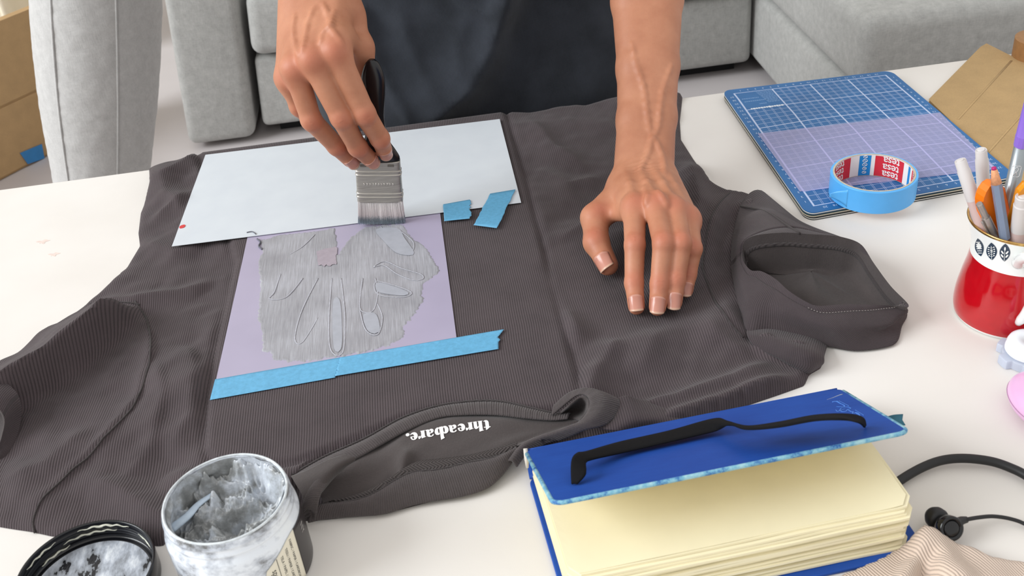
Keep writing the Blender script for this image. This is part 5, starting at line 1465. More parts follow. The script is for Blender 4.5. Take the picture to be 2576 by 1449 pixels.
mesh('housing', *lathe([(0.0, -0.0085), (0.0045, -0.0085), (0.0072, -0.005), (0.0084, -0.0005), (0.0086, 0.004), (0.0082, 0.0056), (0.0066, 0.0060), (0.0064, 0.0052), (0.0, 0.0050)], face, 40, ax), mat_gl, ear)
tipd = unit(P(2346, 1293, 0.009) - face)
mesh('ear_tip', *lathe([(0.0046, 0.006), (0.0070, 0.0068), (0.0078, 0.010), (0.0074, 0.014), (0.0055, 0.0175), (0.0028, 0.0188), (0.0022, 0.0186), (0.0, 0.0182)], face - ax * 0.002, 36, tipd), mat_rub, ear)
mesh('face_disc', *lathe([(0.0, 0.0056), (0.0045, 0.0058), (0.0056, 0.0053), (0.0058, 0.0046)], face, 36, ax), mat_gl, ear)
w0_ = P(2410, 1314, 0.012)
mesh('strain_relief', *tube([face + (w0_ - face) * 0.6, w0_, P(2420, 1309, 0.0115), P(2432, 1307, 0.011)], [0.0040, 0.0034, 0.0028, 0.0022], 12), mat_rub, ear)
mesh('wire', *tube(cat([P(2426, 1308, 0.0112), P(2460, 1302, 0.010), P(2500, 1299, 0.008), P(2545, 1306, 0.005), P(2585, 1322, 0.003), P(2660, 1370, 0.0022), P(2760, 1440, 0.002)], 50), 0.0014, 10), mat_rub, ear)
tag(ear, 'black in-ear earbud with thin wire lying beside the notebook', 'earbud')

# ================================================================ beige ribbed cloth in the corner
COUT = wl([(2075, 1452), (2140, 1428), (2200, 1402), (2245, 1378), (2285, 1357), (2312, 1346), (2345, 1348), (2392, 1362), (2440, 1378), (2490, 1402), (2540, 1404), (2640, 1406), (2780, 1450), (2800, 1640), (2300, 1700), (2000, 1620)], 0.006)
xy, fc = patch(COUT, 0.0028)
cr1 = wl([(2318, 1346), (2330, 1400), (2360, 1440), (2400, 1470)], 0.006); cr2 = wl([(2322, 1405), (2290, 1440), (2270, 1470)], 0.006); cr3 = wl([(2470, 1400), (2460, 1460), (2440, 1520)], 0.006)
dd, _, _ = pdist(COUT, xy, True)
h = np.full(len(xy), 0.006)
for ln_, hh_, wL, wR in ((cr1, 0.014, 0.018, 0.010), (cr2, 0.008, 0.010, 0.006), (cr3, 0.006, 0.02, 0.02)):
    d_, sg, tt = pdist(ln_, xy); h = np.maximum(h, 0.006 + hh_ * np.exp(-(d_ / np.where(sg > 0, wL, wR)) ** 2))
d_, sg, _ = pdist(wl([(2338, 1422), (2328, 1449), (2320, 1480)], 0.004), xy); h -= 0.009 * np.exp(-(d_ / 0.006) ** 2)
h = np.maximum(h + 0.002 * NS[0](xy[:, 0] * 60, xy[:, 1] * 60), 0.002) * np.sqrt(np.clip(1 - (1 - np.clip(dd / 0.006, 0, 1)) ** 2, 0, 1)) + 0.0004
t = NT('beige_rib_knit'); x, y, z = t.xyz(); c = lin((206, 186, 170))
u = t.math('ADD', t.math('MULTIPLY', x, 0.93), t.math('MULTIPLY', y, 0.37)); w = t.math('MULTIPLY', t.math('SUBTRACT', t.noise(12, 2), 0.5), 0.01)
rib = t.math('ABSOLUTE', t.math('SINE', t.math('MULTIPLY', t.math('ADD', u, w), math.pi / 0.0019)))
t.base(t.ramp(rib, [(0.0, tuple(q * 0.62 for q in c)), (0.4, c), (1.0, tuple(min(1, q * 1.1) for q in c))])); t.set(rough=0.95, sheen=0.2); t.bump(rib, 0.9, 0.0008)
cl = mesh('beige_cloth', np.c_[xy, TZ + h], fc, t.m)
tag(cl, 'beige ribbed knit cloth crumpled at the notebook corner', 'cloth')

# ================================================================ jar of silver ink
JC = P(567, 1252, 0.070); JC = np.array([JC[0], JC[1], TZ]); JR = 0.0436
jar = empty('ink_jar', tuple(JC))
tag(jar, 'open clear plastic jar of silver grey ink', 'jar')
t = NT('smeared_clear_plastic'); a = t.noise(34, 5, 0.62, stretch=(1, 1, 1.6)); b = t.noise(110, 4, 0.6)
fac = t.math('ADD', t.math('MULTIPLY', a, 0.8), t.math('MULTIPLY', b, 0.25))
col = t.ramp(fac, [(0.40, lin((142, 142, 142))), (0.50, lin((184, 190, 200))), (0.60, lin((226, 232, 240)))])
t.base(col); t.set(rough=0.16, spec=0.5, coat=0.6); t.bump(a, 0.4, 0.002)
gl = t.node('ShaderNodeBsdfGlass'); gl.inputs['Roughness'].default_value = 0.04; gl.inputs['IOR'].default_value = 1.2
mx = t.node('ShaderNodeMixShader'); fr = t.ramp(fac, [(0.36, (0.75, 0.75, 0.75)), (0.5, (0.0, 0.0, 0.0))])
t.l.new(fr, mx.inputs[0]); t.l.new(t.b.outputs[0], mx.inputs[1]); t.l.new(gl.outputs[0], mx.inputs[2]); t.l.new(mx.outputs[0], t.out.inputs[0])
mat_jar = t.m
jp = [(0.0, 0.0005), (0.040, 0.0005), (0.0452, 0.003), (0.0462, 0.008), (0.0462, 0.050), (0.0455, 0.0535), (0.0438, 0.0560), (0.0436, 0.0580), (0.0442, 0.0588), (0.0442, 0.0602), (0.0434, 0.0612), (0.0432, 0.0640), (0.0438, 0.0648), (0.0438, 0.0660), (0.0430, 0.0668), (0.0430, 0.0694), (0.0424, 0.0702), (0.0410, 0.0702), (0.0405, 0.0690), (0.0405, 0.052), (0.0425, 0.047), (0.0425, 0.006), (0.038, 0.004), (0.0, 0.004)]
jw = mesh('jar_wall', *lathe(jp, JC, 96), mat_jar, jar)
rim_r = np.interp(np.linspace(0, 9, 120), np.arange(10), RNG.random(10)) * 0.0004
mesh('rim_smear', *tube([(JC[0] + 0.0417 * math.cos(a), JC[1] + 0.0417 * math.sin(a), TZ + 0.0702 + rim_r[i % 120]) for i, a in enumerate(np.linspace(0, 2 * math.pi, 121))], 0.0009, 8, False), M('pale_ink_smear', (206, 212, 216), 0.4, 0.2, 200), jar)
# churned ink surface: noisy height field
n = 150; gx, gy = np.meshgrid(np.linspace(-1, 1, n), np.linspace(-1, 1, n)); rr_ = np.hypot(gx, gy)
ink_n = [Noise2(k) for k in (81, 82, 83, 84)]
def ridged(x, y): return sum((1 - 2 * np.abs(ink_n[k](x * 2.1 ** k * 2.2 + k * 7, y * 2.1 ** k * 2.2 + 3 * k)) * 2) * 0.55 ** k for k in range(4))
wx = gx + 0.35 * ink_n[0](gx * 3 + 5, gy * 3); wy = gy + 0.35 * ink_n[1](gx * 3, gy * 3 + 9)
hz_ = 0.0075 * ridged(wx + 4, wy + 4) + 0.006 * ink_n[2](wx * 7, wy * 7) + 0.0025 * ink_n[3](wx * 19, wy * 17)
hz_ -= 0.012 * np.exp(-(((gx - 0.02) / 0.16) ** 2 + ((gy - 0.02) / 0.2) ** 2)); hz_ += 0.016 * smooth01((rr_ - 0.72) / 0.28) * (0.5 + gx * 0.3 + 0.5 * gy)
zc_ = 0.042 + hz_
vi = np.full((n, n), -1); vs = []
for i in range(n):
    for j in range(n):
        if rr_[i, j] <= 1.0: vi[i, j] = len(vs); vs.append((JC[0] + gx[i, j] * 0.0408, JC[1] + gy[i, j] * 0.0408, TZ + min(zc_[i, j], 0.068)))
fs = [(vi[i, j], vi[i, j + 1], vi[i + 1, j + 1], vi[i + 1, j]) for i in range(n - 1) for j in range(n - 1) if min(vi[i, j], vi[i, j + 1], vi[i + 1, j + 1], vi[i + 1, j]) >= 0]
t = NT('silver_grey_ink_paste'); a = t.noise(70, 5, 0.65); b = t.noise(24, 4, 0.6)
t.base(t.ramp(t.math('ADD', t.math('MULTIPLY', a, 0.45), t.math('MULTIPLY', b, 0.6)), [(0.36, lin((104, 106, 106))), (0.5, lin((152, 154, 154))), (0.60, lin((198, 204, 212))), (0.72, lin((228, 234, 242)))]))
t.set(rough=0.2, spec=0.7); t.bump(t.noise(260, 4, 0.7), 0.5, 0.0012); mat_paste = t.m
paste = mesh('ink_paste', vs, fs, mat_paste, jar)
# ink scraped up the inner wall and a bristle-combed smear
rows = []
for z_ in np.linspace(0.036, 0.0695, 24):
    rows.append([(JC[0] + (0.0404 - 0.0022 * max(0, ink_n[1](np.array([a * 4.0]), np.array([z_ * 160]))[0]) * 2) * math.cos(a), JC[1] + (0.0404 - 0.0022 * max(0, ink_n[1](np.array([a * 4.0]), np.array([z_ * 160]))[0]) * 2) * math.sin(a), TZ + z_) for a in np.linspace(0, 2 * math.pi, 100)])
mesh('inner_wall_ink', *loft(rows), mat_paste, jar)
mesh('ink_scrape', *tube(cat([P(432, 1330, 0.052), P(470, 1300, 0.054), P(500, 1268, 0.054), P(540, 1240, 0.054)], 24), np.linspace(0.0042, 0.0020, 24), 10, True, 0.45), M('pale_blue_paste', (188, 204, 220), 0.3, 0.08, 200), jar)
mesh('ink_peak', *lathe([(0.0075, -0.010), (0.0055, -0.003), (0.0028, 0.004), (0.0010, 0.0085), (0.0, 0.009)], P(540, 1262, 0.050), 20, (0.05, 0.25, 1)), mat_paste, jar)
# paper labels round the lower wall
def jlabel(name, a0, a1, zpts, mat, r=0.0466):
    A = np.radians(np.linspace(a0, a1, 40)); rows = []
    for k in np.linspace(0, 1, 12):
        rows.append([(JC[0] + r * math.cos(a), JC[1] + r * math.sin(a), TZ + 0.004 + (np.interp(i / 39, [p[0] for p in zpts], [p[1] for p in zpts]) - 0.004) * k) for i, a in enumerate(A)])
    o = mesh(name, *loft(rows), mat, jar); solid(o, 0.00015, 1); return o
lab = jlabel('cream_label', -62, -24, [(0, 0.030), (0.06, 0.036), (0.72, 0.0485), (0.9, 0.050), (1, 0.050)], M('cream_label_paper', (226, 220, 202), 0.6))
jlabel('black_label', -24, 40, [(0, 0.050), (1, 0.050)], M('black_label_paper', (44, 40, 42), 0.3))
def jtext(body, size, a0, z0, mat=None):
    tv, tf = text_mesh(body, size, 1.0, 0.0)
    vv_ = [(JC[0] + 0.0469 * math.cos(math.radians(a0) - (-y) / 0.0469 * 1), JC[1] + 0.0469 * math.sin(math.radians(a0) + y / 0.0469), TZ + z0 - x) for x, y, _ in tv]
    mesh('label_print', vv_, tf, M('label_ink', (40, 40, 40), 0.7), lab, False)
jtext('speedball', 0.0062, -55.5, 0.0335)
for body_, a_, z_ in (('TELA / PAPEL / CARTON', -45, 0.040), ('TISSU / PAPIER / CARTON', -39, 0.043), ('FABRIC / PAPER / CARDBOARD', -32.5, 0.0465)): jtext(body_, 0.0030, a_, z_)
A = math.radians(-49); mesh('label_rule', *tube([(JC[0] + 0.0469 * math.cos(A), JC[1] + 0.0469 * math.sin(A), TZ + z_) for z_ in (0.041, 0.02, 0.005)], 0.0002, 5), M('label_ink', (40, 40, 40), 0.7), lab)
tv, tf = text_mesh('NY', 0.007, 1.0, 0.0)
mesh('label_print', [(JC[0] + 0.0470 * math.cos(math.radians(-12) + y / 0.0469), JC[1] + 0.0470 * math.sin(math.radians(-12) + y / 0.0469), TZ + 0.044 - x) for x, y, _ in tv], tf, M('grey_label_print', (170, 166, 164), 0.6), lab, False)

# ================================================================ lid of the jar, lying open side up
LC = P(216, 1442, 0.017); LC[2] = TZ + 0.0006; LR = 0.0480
lid = empty('jar_lid', tuple(LC))
tag(lid, 'black screw lid lying open side up beside the ink jar', 'lid')
la = unit((0.02, -0.0, 1))
mesh('lid_shell', *lathe([(0.0, 0.0), (LR - 0.002, 0.0), (LR, 0.002), (LR, 0.0185), (LR - 0.0004, 0.0195), (LR - 0.0016, 0.0195), (LR - 0.002, 0.0188), (LR - 0.0021, 0.0150), (LR - 0.0030, 0.0142), (LR - 0.0021, 0.0134), (LR - 0.0021, 0.0095), (LR - 0.0030, 0.0088), (LR - 0.0021, 0.0080), (LR - 0.0022, 0.0040), (LR - 0.0042, 0.0034), (LR - 0.005, 0.0042), (LR - 0.006, 0.0034), (0.0, 0.0030)], LC, 96, la), M('black_lid_plastic', (18, 19, 24), 0.2, 0.1, 60), lid)
t = NT('smeared_silver_ink'); a = t.noise(60, 4, 0.6, stretch=(1.6, 0.7, 1)); b = t.noise(200, 3)
t.base(t.ramp(a, [(0.34, lin((20, 21, 26))), (0.40, lin((24, 25, 30))), (0.42, lin((132, 136, 142))), (0.55, lin((176, 182, 192))), (0.7, lin((226, 230, 234)))])); t.set(rough=0.26); t.bump(a, 0.6, 0.002)
mesh('ink_smear', *lathe([(0.0, 0.0036), (0.018, 0.0038), (0.034, 0.0037), (LR - 0.0062, 0.0036)], LC, 72, la), t.m, lid)
rng = np.random.default_rng(5)
for a0, a1, z_ in ((60, 110, 0.0158), (75, 125, 0.0108), (20, 50, 0.0120), (120, 150, 0.0066), (130, 165, 0.0160)):
    A = np.radians(np.linspace(a0, a1, 24)); o = tube([(LC[0] + (LR - 0.0023) * math.cos(a), LC[1] + (LR - 0.0023) * math.sin(a), LC[2] + z_ + 0.0006 * math.sin(a * 31)) for a in A], 0.0011 * np.sin(np.linspace(0.2, 2.9, 24)) * (0.6 + 0.5 * rng.random(24)), 6)
    mesh('ink_streak', *o, M('cream_ink_streak', (206, 206, 190), 0.4, 0.1, 200), lid)

# ================================================================ small plastic things at the right edge
mat_clear = frosted('clear_frosted_plastic', (226, 232, 244), 0.5)
mat_wp = M('white_soft_plastic', (232, 236, 242), 0.3, 0.02, 30)
WC = P(2584, 905, 0.0); WC[2] = TZ
cap = empty('white_cap_box', tuple(WC))
ol = [(WC[0] + (0.0225 + 0.0022 * (1 if math.sin(6 * a + 0.8) > 0 else -1)) * math.cos(a), WC[1] + (0.0225 + 0.0022 * (1 if math.sin(6 * a + 0.8) > 0 else -1)) * math.sin(a)) for a in np.linspace(0, 2 * math.pi, 72, endpoint=False)]
o = mesh('clear_base', *prism(ol, TZ + 0.0004, TZ + 0.0085), mat_clear, cap, False); bevel(o, 0.0008)
mesh('white_cap', *lathe([(0.0, 0.0087), (0.0178, 0.0087), (0.0182, 0.010), (0.0182, 0.0165), (0.0172, 0.0190), (0.0145, 0.0205), (0.0062, 0.0208), (0.0060, 0.0204), (0.0, 0.0204)], WC, 64), mat_wp, cap)
for z_ in (0.0105, 0.0122): mesh('thread_ring', *tube([(WC[0] + 0.0183 * math.cos(a), WC[1] + 0.0183 * math.sin(a), TZ + z_) for a in np.linspace(0, 2 * math.pi, 60)], 0.0005, 6, False), mat_wp, cap)
tag(cap, 'white round cap on a clear notched base below the mug', 'container')
KC = P(2622, 1046, 0.0); KC[2] = TZ
pk_ = empty('pink_tape_dispenser', tuple(KC))
rows = []
for s_ in np.linspace(0.04, 0.985, 30):
    th_ = math.pi * s_; r_ = math.sin(th_) ** 0.7
    rows.append([(KC[0] + 0.0245 * r_ * math.cos(a), KC[1] + 0.034 * r_ * math.sin(a), TZ + 0.0135 - 0.0131 * math.cos(th_)) for a in np.linspace(0, 2 * math.pi, 56, endpoint=False)])
mesh('pink_shell', *loft(rows, True, True, True), M('pink_plastic', (222, 176, 214), 0.28, 0.03, 40), pk_)
mesh('shell_seam', *tube([(KC[0] + 0.0246 * math.cos(a), KC[1] + 0.0341 * math.sin(a), TZ + 0.0132) for a in np.linspace(0, 2 * math.pi, 80)], 0.0004, 6, False), M('mauve_seam', (168, 126, 158), 0.5), pk_)
tag(pk_, 'smooth pink plastic case at the right picture edge', 'case')
# ================================================================ the person behind the table
t = NT('skin'); at = t.node('ShaderNodeAttribute'); at.attribute_name = 'flush'
a = t.noise(28, 4, 0.6); b = t.noise(420, 3, 0.6); hair_n = t.noise(900, 2, 0.6, stretch=(1, 1, 0.15))
base_c = t.ramp(a, [(0.3, lin((172, 114, 86))), (0.7, lin((190, 133, 103)))])
c1 = t.mix(at.outputs['Fac'], base_c, lin((184, 102, 80)))
c2 = t.mix(t.math('MULTIPLY', t.math('GREATER_THAN', b, 0.66), 0.25), c1, lin((168, 108, 80)))
t.base(c2); t.set(rough=0.5, sss=0.12, sssr=0.006, spec=0.4)
t.b.inputs['Subsurface Radius'].default_value = (1.0, 0.36, 0.2)
t.bump(t.math('ADD', t.math('MULTIPLY', t.noise(900, 3, 0.7), 0.6), t.math('MULTIPLY', t.noise(260, 3, 0.6), 0.6)), 0.30, 0.0006)
mat_skin = t.m
person = empty('person', (0.05, 1.42, 0.0))
tag(person, 'person in a black T-shirt leaning over the table, one hand holding the brush', 'person')

FLUSH = []           # joints where the skin is redder
NAILS = []
def finger(vol, pts, rad, k=0.0035, nail=True, wr=(1, 2), nl=0.0125, side=0.0):
    vol.chain(pts, rad, k)
    pts = [np.asarray(p) for p in pts]
    for i in wr:
        ax = unit(pts[i + 1] - pts[i - 1]) if i + 1 < len(pts) else unit(pts[i] - pts[i - 1])
        cam_n = unit(CAM - pts[i]); n_ = unit(cam_n - ax * (cam_n @ ax))
        vol.cone(pts[i] + n_ * rad[i] * 0.22 - ax * 0.002, pts[i] + n_ * rad[i] * 0.22 + ax * 0.002, rad[i] * 0.86, rad[i] * 0.86, 0.003)
        vol.ripple(pts[i] + n_ * rad[i], ax, 0.0030, 0.00042, 0.0058)
        FLUSH.append((pts[i] + n_ * rad[i], 0.011, 0.55))
    FLUSH.append((pts[-1], 0.013, 0.45))
    if nail:
        d = unit(pts[-1] - pts[-2]); cam_n = unit(CAM - pts[-1]); n_ = unit(cam_n - d * (cam_n @ d)); s_ = np.cross(d, n_)
        n_ = unit(n_ + s_ * side); s_ = np.cross(d, n_)
        NAILS.append((pts[-1], d, n_, s_, rad[-1], nl))
        # nail fold
        c = pts[-1] + n_ * rad[-1] * 0.98 - d * (nl * 0.55)
        vol.cone(c - s_ * rad[-1] * 0.45, c + s_ * rad[-1] * 0.45, 0.0012, 0.0012, 0.0025)

# ---- left hand, flat on the shirt (right in the picture)
lo = np.array([0.105, 0.70, TZ - 0.005]); hi = np.array([0.33, 1.16, TZ + 0.30])
VL = Vol(lo, hi, 0.00125)
def Q(px, py, h): return P(px, py, h)
W_ = Q(1618, 455, 0.054)
idx = [Q(1596, 524, 0.066), Q(1597, 617, 0.053), Q(1595, 713, 0.029), Q(1601, 771, 0.0175)]
mid = [Q(1651, 520, 0.070), Q(1669, 613, 0.060), Q(1660, 714, 0.032), Q(1654, 773, 0.0180)]
rin = [Q(1697, 530, 0.066), Q(1714, 612, 0.058), Q(1701, 704, 0.032), Q(1696, 761, 0.0175)]
pin = [Q(1731, 552, 0.056), Q(1744, 626, 0.047), Q(1732, 690, 0.027), Q(1726, 731, 0.0165)]
finger(VL, idx, [0.0110, 0.0096, 0.0086, 0.0076], 0.0025)
finger(VL, mid, [0.0112, 0.0098, 0.0088, 0.0078], 0.0025)
finger(VL, rin, [0.0106, 0.0093, 0.0083, 0.0073], 0.0025)
finger(VL, pin, [0.0096, 0.0082, 0.0073, 0.0065], 0.0025, nl=0.010)
th0 = Q(1576, 478, 0.048); thm = Q(1497, 548, 0.040); thi = Q(1500, 610, 0.030); tht = Q(1529, 667, 0.0205)
finger(VL, [th0, thm, thi, tht], [0.0165, 0.0135, 0.0118, 0.0100], 0.006, True, (1, 2), 0.0145, 0.35)
wx = np.array([1.0, -0.05, 0])
kn = [(idx[0], -0.019), (mid[0], -0.006), (rin[0], 0.008), (pin[0], 0.019)]
for p, off in kn:
    w0 = W_ + wx * off + np.array([0, -0.004, 0.001])
    VL.cone(w0, p - np.array([0, 0, 0.003]), 0.0165, 0.0118, 0.010)
    VL.cone(p + np.array([0, 0.001, 0.0025]), p + np.array([0, 0.004, 0.0025]), 0.0092, 0.0090, 0.006)       # knuckle
    up_ = np.array([0, -0.002, 0.0125])
    VL.chain([p + np.array([0, 0.006, 0.0085]), (p + w0) / 2 + np.array([0, 0, 0.0130]), w0 + np.array([0, 0.004, 0.0150])], [0.0022, 0.0020, 0.0018], 0.006)   # tendon
    FLUSH.append((p + np.array([0, -0.004, 0.010]), 0.013, 0.5))
VL.cone(Q(1600, 500, 0.040), Q(1700, 530, 0.038), 0.016, 0.014, 0.012)       # palm side
VL.cone(th0, W_ + wx * -0.015 - np.array([0, 0, 0.006]), 0.0165, 0.018, 0.010)
VL.cone(idx[0] - np.array([0, -0.012, 0.012]), thm + np.array([0.012, 0.004, 0.0]), 0.009, 0.006, 0.010)   # web
# forearm: two bones side by side, taper towards the wrist
F0 = W_; F1 = PY(1627, 300, 0.985); F2 = PY(1630, 171, 1.035); F3 = PY(1628, 0, 1.10); F4 = PY(1640, -170, 1.155)
for s_, ra_ in ((-1, (0.0180, 0.0185, 0.0200, 0.0235, 0.0270)), (1, (0.0178, 0.0182, 0.0198, 0.0235, 0.0270)), (0, (0.0180, 0.0190, 0.0210, 0.0250, 0.0280))):
    of = (0.0128, 0.0122, 0.0128, 0.0150, 0.0165)
    VL.chain([F + wx * s_ * o_ for F, o_ in zip((F0, F1, F2, F3, F4), of)], ra_, 0.008)
VL.cone(W_ + wx * 0.020 + np.array([0, 0.022, 0.010]), W_ + wx * 0.019 + np.array([0, 0.028, 0.014]), 0.0095, 0.0095, 0.010)   # ulna head
def front(px, py, y, d): p = PY(px, py, y); return p + unit(CAM - p) * d
def surf(vol, px, py):
    d = unit(ray(px, py)); ts = np.arange(0.5, 1.7, 0.0006); pp = CAM + ts[:, None] * d
    ii = np.round((pp - vol.lo) / vol.res).astype(int); ok = ((ii >= 0) & (ii < vol.dim)).all(1)
    val = np.full(len(ts), 1.0); val[ok] = vol.a[tuple(ii[ok].T)]
    k = np.argmax(val < 0); return pp[k] if val[k] < 0 else None
def vein(vol, pts, r=0.0013):
    q = [surf(vol, x, y) for x, y in cat(pts, 12)]; q = [p for p in q if p is not None]
    if len(q) > 3:
        rr = r * np.sin(np.linspace(0.25, math.pi - 0.25, len(q))) ** 0.5
        vol.chain([p + unit(ray(*pts[0])) * 0.0002 for p in q], rr, 0.0045)
vein(VL, [(1590, 110), (1600, 160), (1618, 215), (1626, 270), (1632, 320), (1640, 345)]); vein(VL, [(1690, 165), (1668, 225), (1660, 280), (1656, 320), (1642, 350)])
vein(VL, [(1640, 345), (1630, 385), (1612, 425)], 0.001); vein(VL, [(1648, 350), (1668, 400), (1672, 440)], 0.001)
vein(VL, [(1655, 480), (1668, 500), (1678, 522)], 0.001); vein(VL, [(1620, 470), (1628, 492), (1626, 515)], 0.001)
for ve in () and ([(1612, 60, 1.075), (1600, 130, 1.05), (1612, 190, 1.025), (1625, 250, 1.005), (1640, 310, 0.985)], [(1690, 150, 1.045), (1672, 220, 1.02), (1660, 280, 1.0), (1652, 330, 0.98), (1640, 380, 0.96)], [(1640, 330, 0.975), (1622, 400, 0.95), (1612, 440, 0.935)]):
    VL.chain([front(x, y, Y, 0.0190 + 0.004 * (Y - 0.95) / 0.1) for x, y, Y in ve], [0.0005] + [0.0013] * (len(ve) - 2) + [0.0004], 0.006)
VL.ripple(W_ + np.array([0, -0.006, 0.018]), (0, 1, -0.3), 0.0052, 0.00065, 0.016)

# ---- right hand, holding the brush (left in the picture)
lo = np.array([-0.26, 0.86, TZ + 0.06]); hi = np.array([0.02, 1.20, TZ + 0.42])
VR = Vol(lo, hi, 0.00125)
y0 = BB[1]
ri_ = [PY(843, 130, y0 - 0.042), PY(916, 285, y0 - 0.050), PY(955, 347, y0 - 0.036), PY(967, 378, y0 - 0.0195)]
rm_ = [PY(786, 150, y0 - 0.042), PY(858, 295, y0 - 0.052), PY(899, 369, y0 - 0.036), PY(931, 401, y0 - 0.0185)]
rr_i = [PY(742, 174, y0 - 0.034), PY(783, 302, y0 - 0.040), PY(846, 367, y0 - 0.024), PY(880, 402, y0 - 0.0125)]
rp_ = [PY(727, 198, y0 - 0.018), PY(752, 268, y0 - 0.014), PY(800, 318, y0 + 0.004), PY(838, 350, y0 + 0.008)]
finger(VR, ri_, [0.0125, 0.0106, 0.0094, 0.0080])
finger(VR, rm_, [0.0122, 0.0102, 0.0094, 0.0080])
finger(VR, rr_i, [0.0115, 0.0098, 0.0090, 0.0076])
finger(VR, rp_, [0.0108, 0.0090, 0.0080, 0.0070], nail=False, wr=(1,))
WR = PY(800, -30, y0 + 0.055)
tw0 = PY(872, 40, y0 + 0.032); tm_ = PY(903, 120, y0 + 0.018); ti_ = PY(925, 200, y0 + 0.016); tt_ = PY(938, 268, y0 + 0.015)
VR.chain([tw0, tm_, ti_, tt_], [0.0165, 0.0128, 0.0108, 0.0092], 0.007)
VR.cone(WR + np.array([0.016, 0, 0]), tw0, 0.019, 0.0165, 0.010)
VR.cone(tm_, ri_[0] + np.array([0.004, 0.012, 0.01]), 0.010, 0.010, 0.012)
for p, off, kr in ((ri_[0], 0.018, 0.0100), (rm_[0], 0.005, 0.0102), (rr_i[0], -0.008, 0.0092), (rp_[0], -0.020, 0.0085)):
    w0 = WR + np.array([off, 0, 0]); n_ = unit(CAM - p)
    VR.cone(w0, p + np.array([0, 0.004, 0]), 0.0185, 0.0130, 0.012)
    VR.cone(p + n_ * 0.0035, p + n_ * 0.0035 + unit(w0 - p) * 0.004, kr, kr, 0.006)
    VR.chain([p + n_ * 0.0105 + unit(w0 - p) * 0.008, (p * 0.5 + w0 * 0.5) + n_ * 0.0150, w0 * 0.85 + p * 0.15 + n_ * 0.0185], [0.0024, 0.0022, 0.0018], 0.006)
    FLUSH.append((p + n_ * 0.012, 0.014, 0.5))
def frontp(c, d): return c + unit(CAM - c) * d
pv = lambda a, b, k: a * (1 - k) + b * k
for q_ in ([(812, 10), (826, 40), (832, 70), (850, 95), (862, 112)], [(790, 20), (775, 60), (768, 95), (760, 130)], [(840, 30), (832, 62), (815, 80), (806, 110)], [(742, 40), (738, 80), (742, 110), (750, 140)]): vein(VR, q_, 0.0008)
() and VR.chain([frontp(pv(WR, rm_[0], 0.1), 0.0185), frontp(pv(WR, rm_[0], 0.45) + np.array([0.006, 0, 0]), 0.0170), frontp(pv(WR, ri_[0], 0.72) - np.array([0.004, 0, 0]), 0.0150)], [0.0018, 0.0018, 0.0015], 0.005)
() and VR.chain([frontp(pv(WR, rr_i[0], 0.3), 0.0180), frontp(pv(WR, rr_i[0], 0.6) + np.array([0.005, 0, 0]), 0.0155), frontp(pv(rm_[0], rr_i[0], 0.5) + np.array([0, 0, 0.008]), 0.012)], [0.0016, 0.0016, 0.0013], 0.005)
G1 = PY(800, -260, y0 + 0.125); G2 = PY(790, -460, y0 + 0.19)
for s_, ra_ in ((-1, (0.0195, 0.0215, 0.026)), (0, (0.0200, 0.0235, 0.028)), (1, (0.0195, 0.0215, 0.026))):
    VR.chain([F + np.array([s_ * o_, 0, 0]) for F, o_ in zip((WR, G1, G2), (0.0135, 0.0145, 0.016))], ra_, 0.008)

# ---- upper body, coarse: arms above the frame, torso, neck, head, kneeling legs
VB = Vol((-0.42, 0.9, -0.02), (0.50, 2.0, 1.48), 0.0075)
cxp = PY(1225, 150, 1.25)[0]
SHL = np.array([cxp + 0.175, 1.33, 1.10]); SHR = np.array([cxp - 0.175, 1.33, 1.10])
elL = PY(1650, -420, 1.22); elR = PY(780, -620, y0 + 0.235)
VB.chain([F4, elL, SHL], [0.034, 0.040, 0.052], 0.03); VB.chain([G2 + np.array([0, 0.01, 0.01]), elR, SHR], [0.034, 0.040, 0.052], 0.03)
for s_ in (-1, 0, 1):
    VB.chain([(cxp + s_ * 0.075, 1.425, 0.46), (cxp + s_ * 0.065, 1.42, 0.70), (cxp + s_ * 0.095, 1.385, 1.02)], [0.090, 0.080, 0.075], 0.06)
VB.chain([SHL, (cxp, 1.35, 1.12), SHR], [0.05, 0.07, 0.05], 0.05)
NK = np.array([cxp, 1.315, 1.17]); HD = np.array([cxp, 1.245, 1.31])
VB.chain([NK, HD], [0.055, 0.05], 0.03); VB.cone(HD + np.array([0, 0.02, 0.045]), HD + np.array([0, -0.005, -0.03]), 0.082, 0.066, 0.03)
VB.cone(HD + np.array([0, -0.088, 0.002]), HD + np.array([0, -0.093, -0.02]), 0.010, 0.014, 0.012)     # nose
for s_ in (-1, 1):
    VB.cone(HD + np.array([s_ * 0.084, 0.015, 0.01]), HD + np.array([s_ * 0.086, 0.02, -0.03]), 0.012, 0.008, 0.008)
    VB.cone(HD + np.array([s_ * 0.032, -0.092, 0.022]), HD + np.array([s_ * 0.030, -0.094, 0.022]), 0.010, 0.010, 0.006, sub=True)
    VB.chain([(cxp + s_ * 0.09, 1.41, 0.45), (cxp + s_ * 0.10, 1.37, 0.075), (cxp + s_ * 0.10, 1.72, 0.05), (cxp + s_ * 0.10, 1.84, 0.035)], [0.09, 0.062, 0.045, 0.035], 0.03)
VB.chain([HD + np.array([-0.022, -0.078, -0.052]), HD + np.array([0.022, -0.078, -0.052])], [0.008, 0.008], 0.006)   # lips
parts = []
vs, qs = [], []
n0 = 0
for V_, it in ((VL, 2), (VR, 2), (VB, 2)):
    v, q = V_.surface(); v = relax(v, q, it, 0.5); vs.append(v); qs.append(q + n0); n0 += len(v)
v = np.concatenate(vs); q = np.concatenate(qs)
fl_ = np.zeros(len(v))
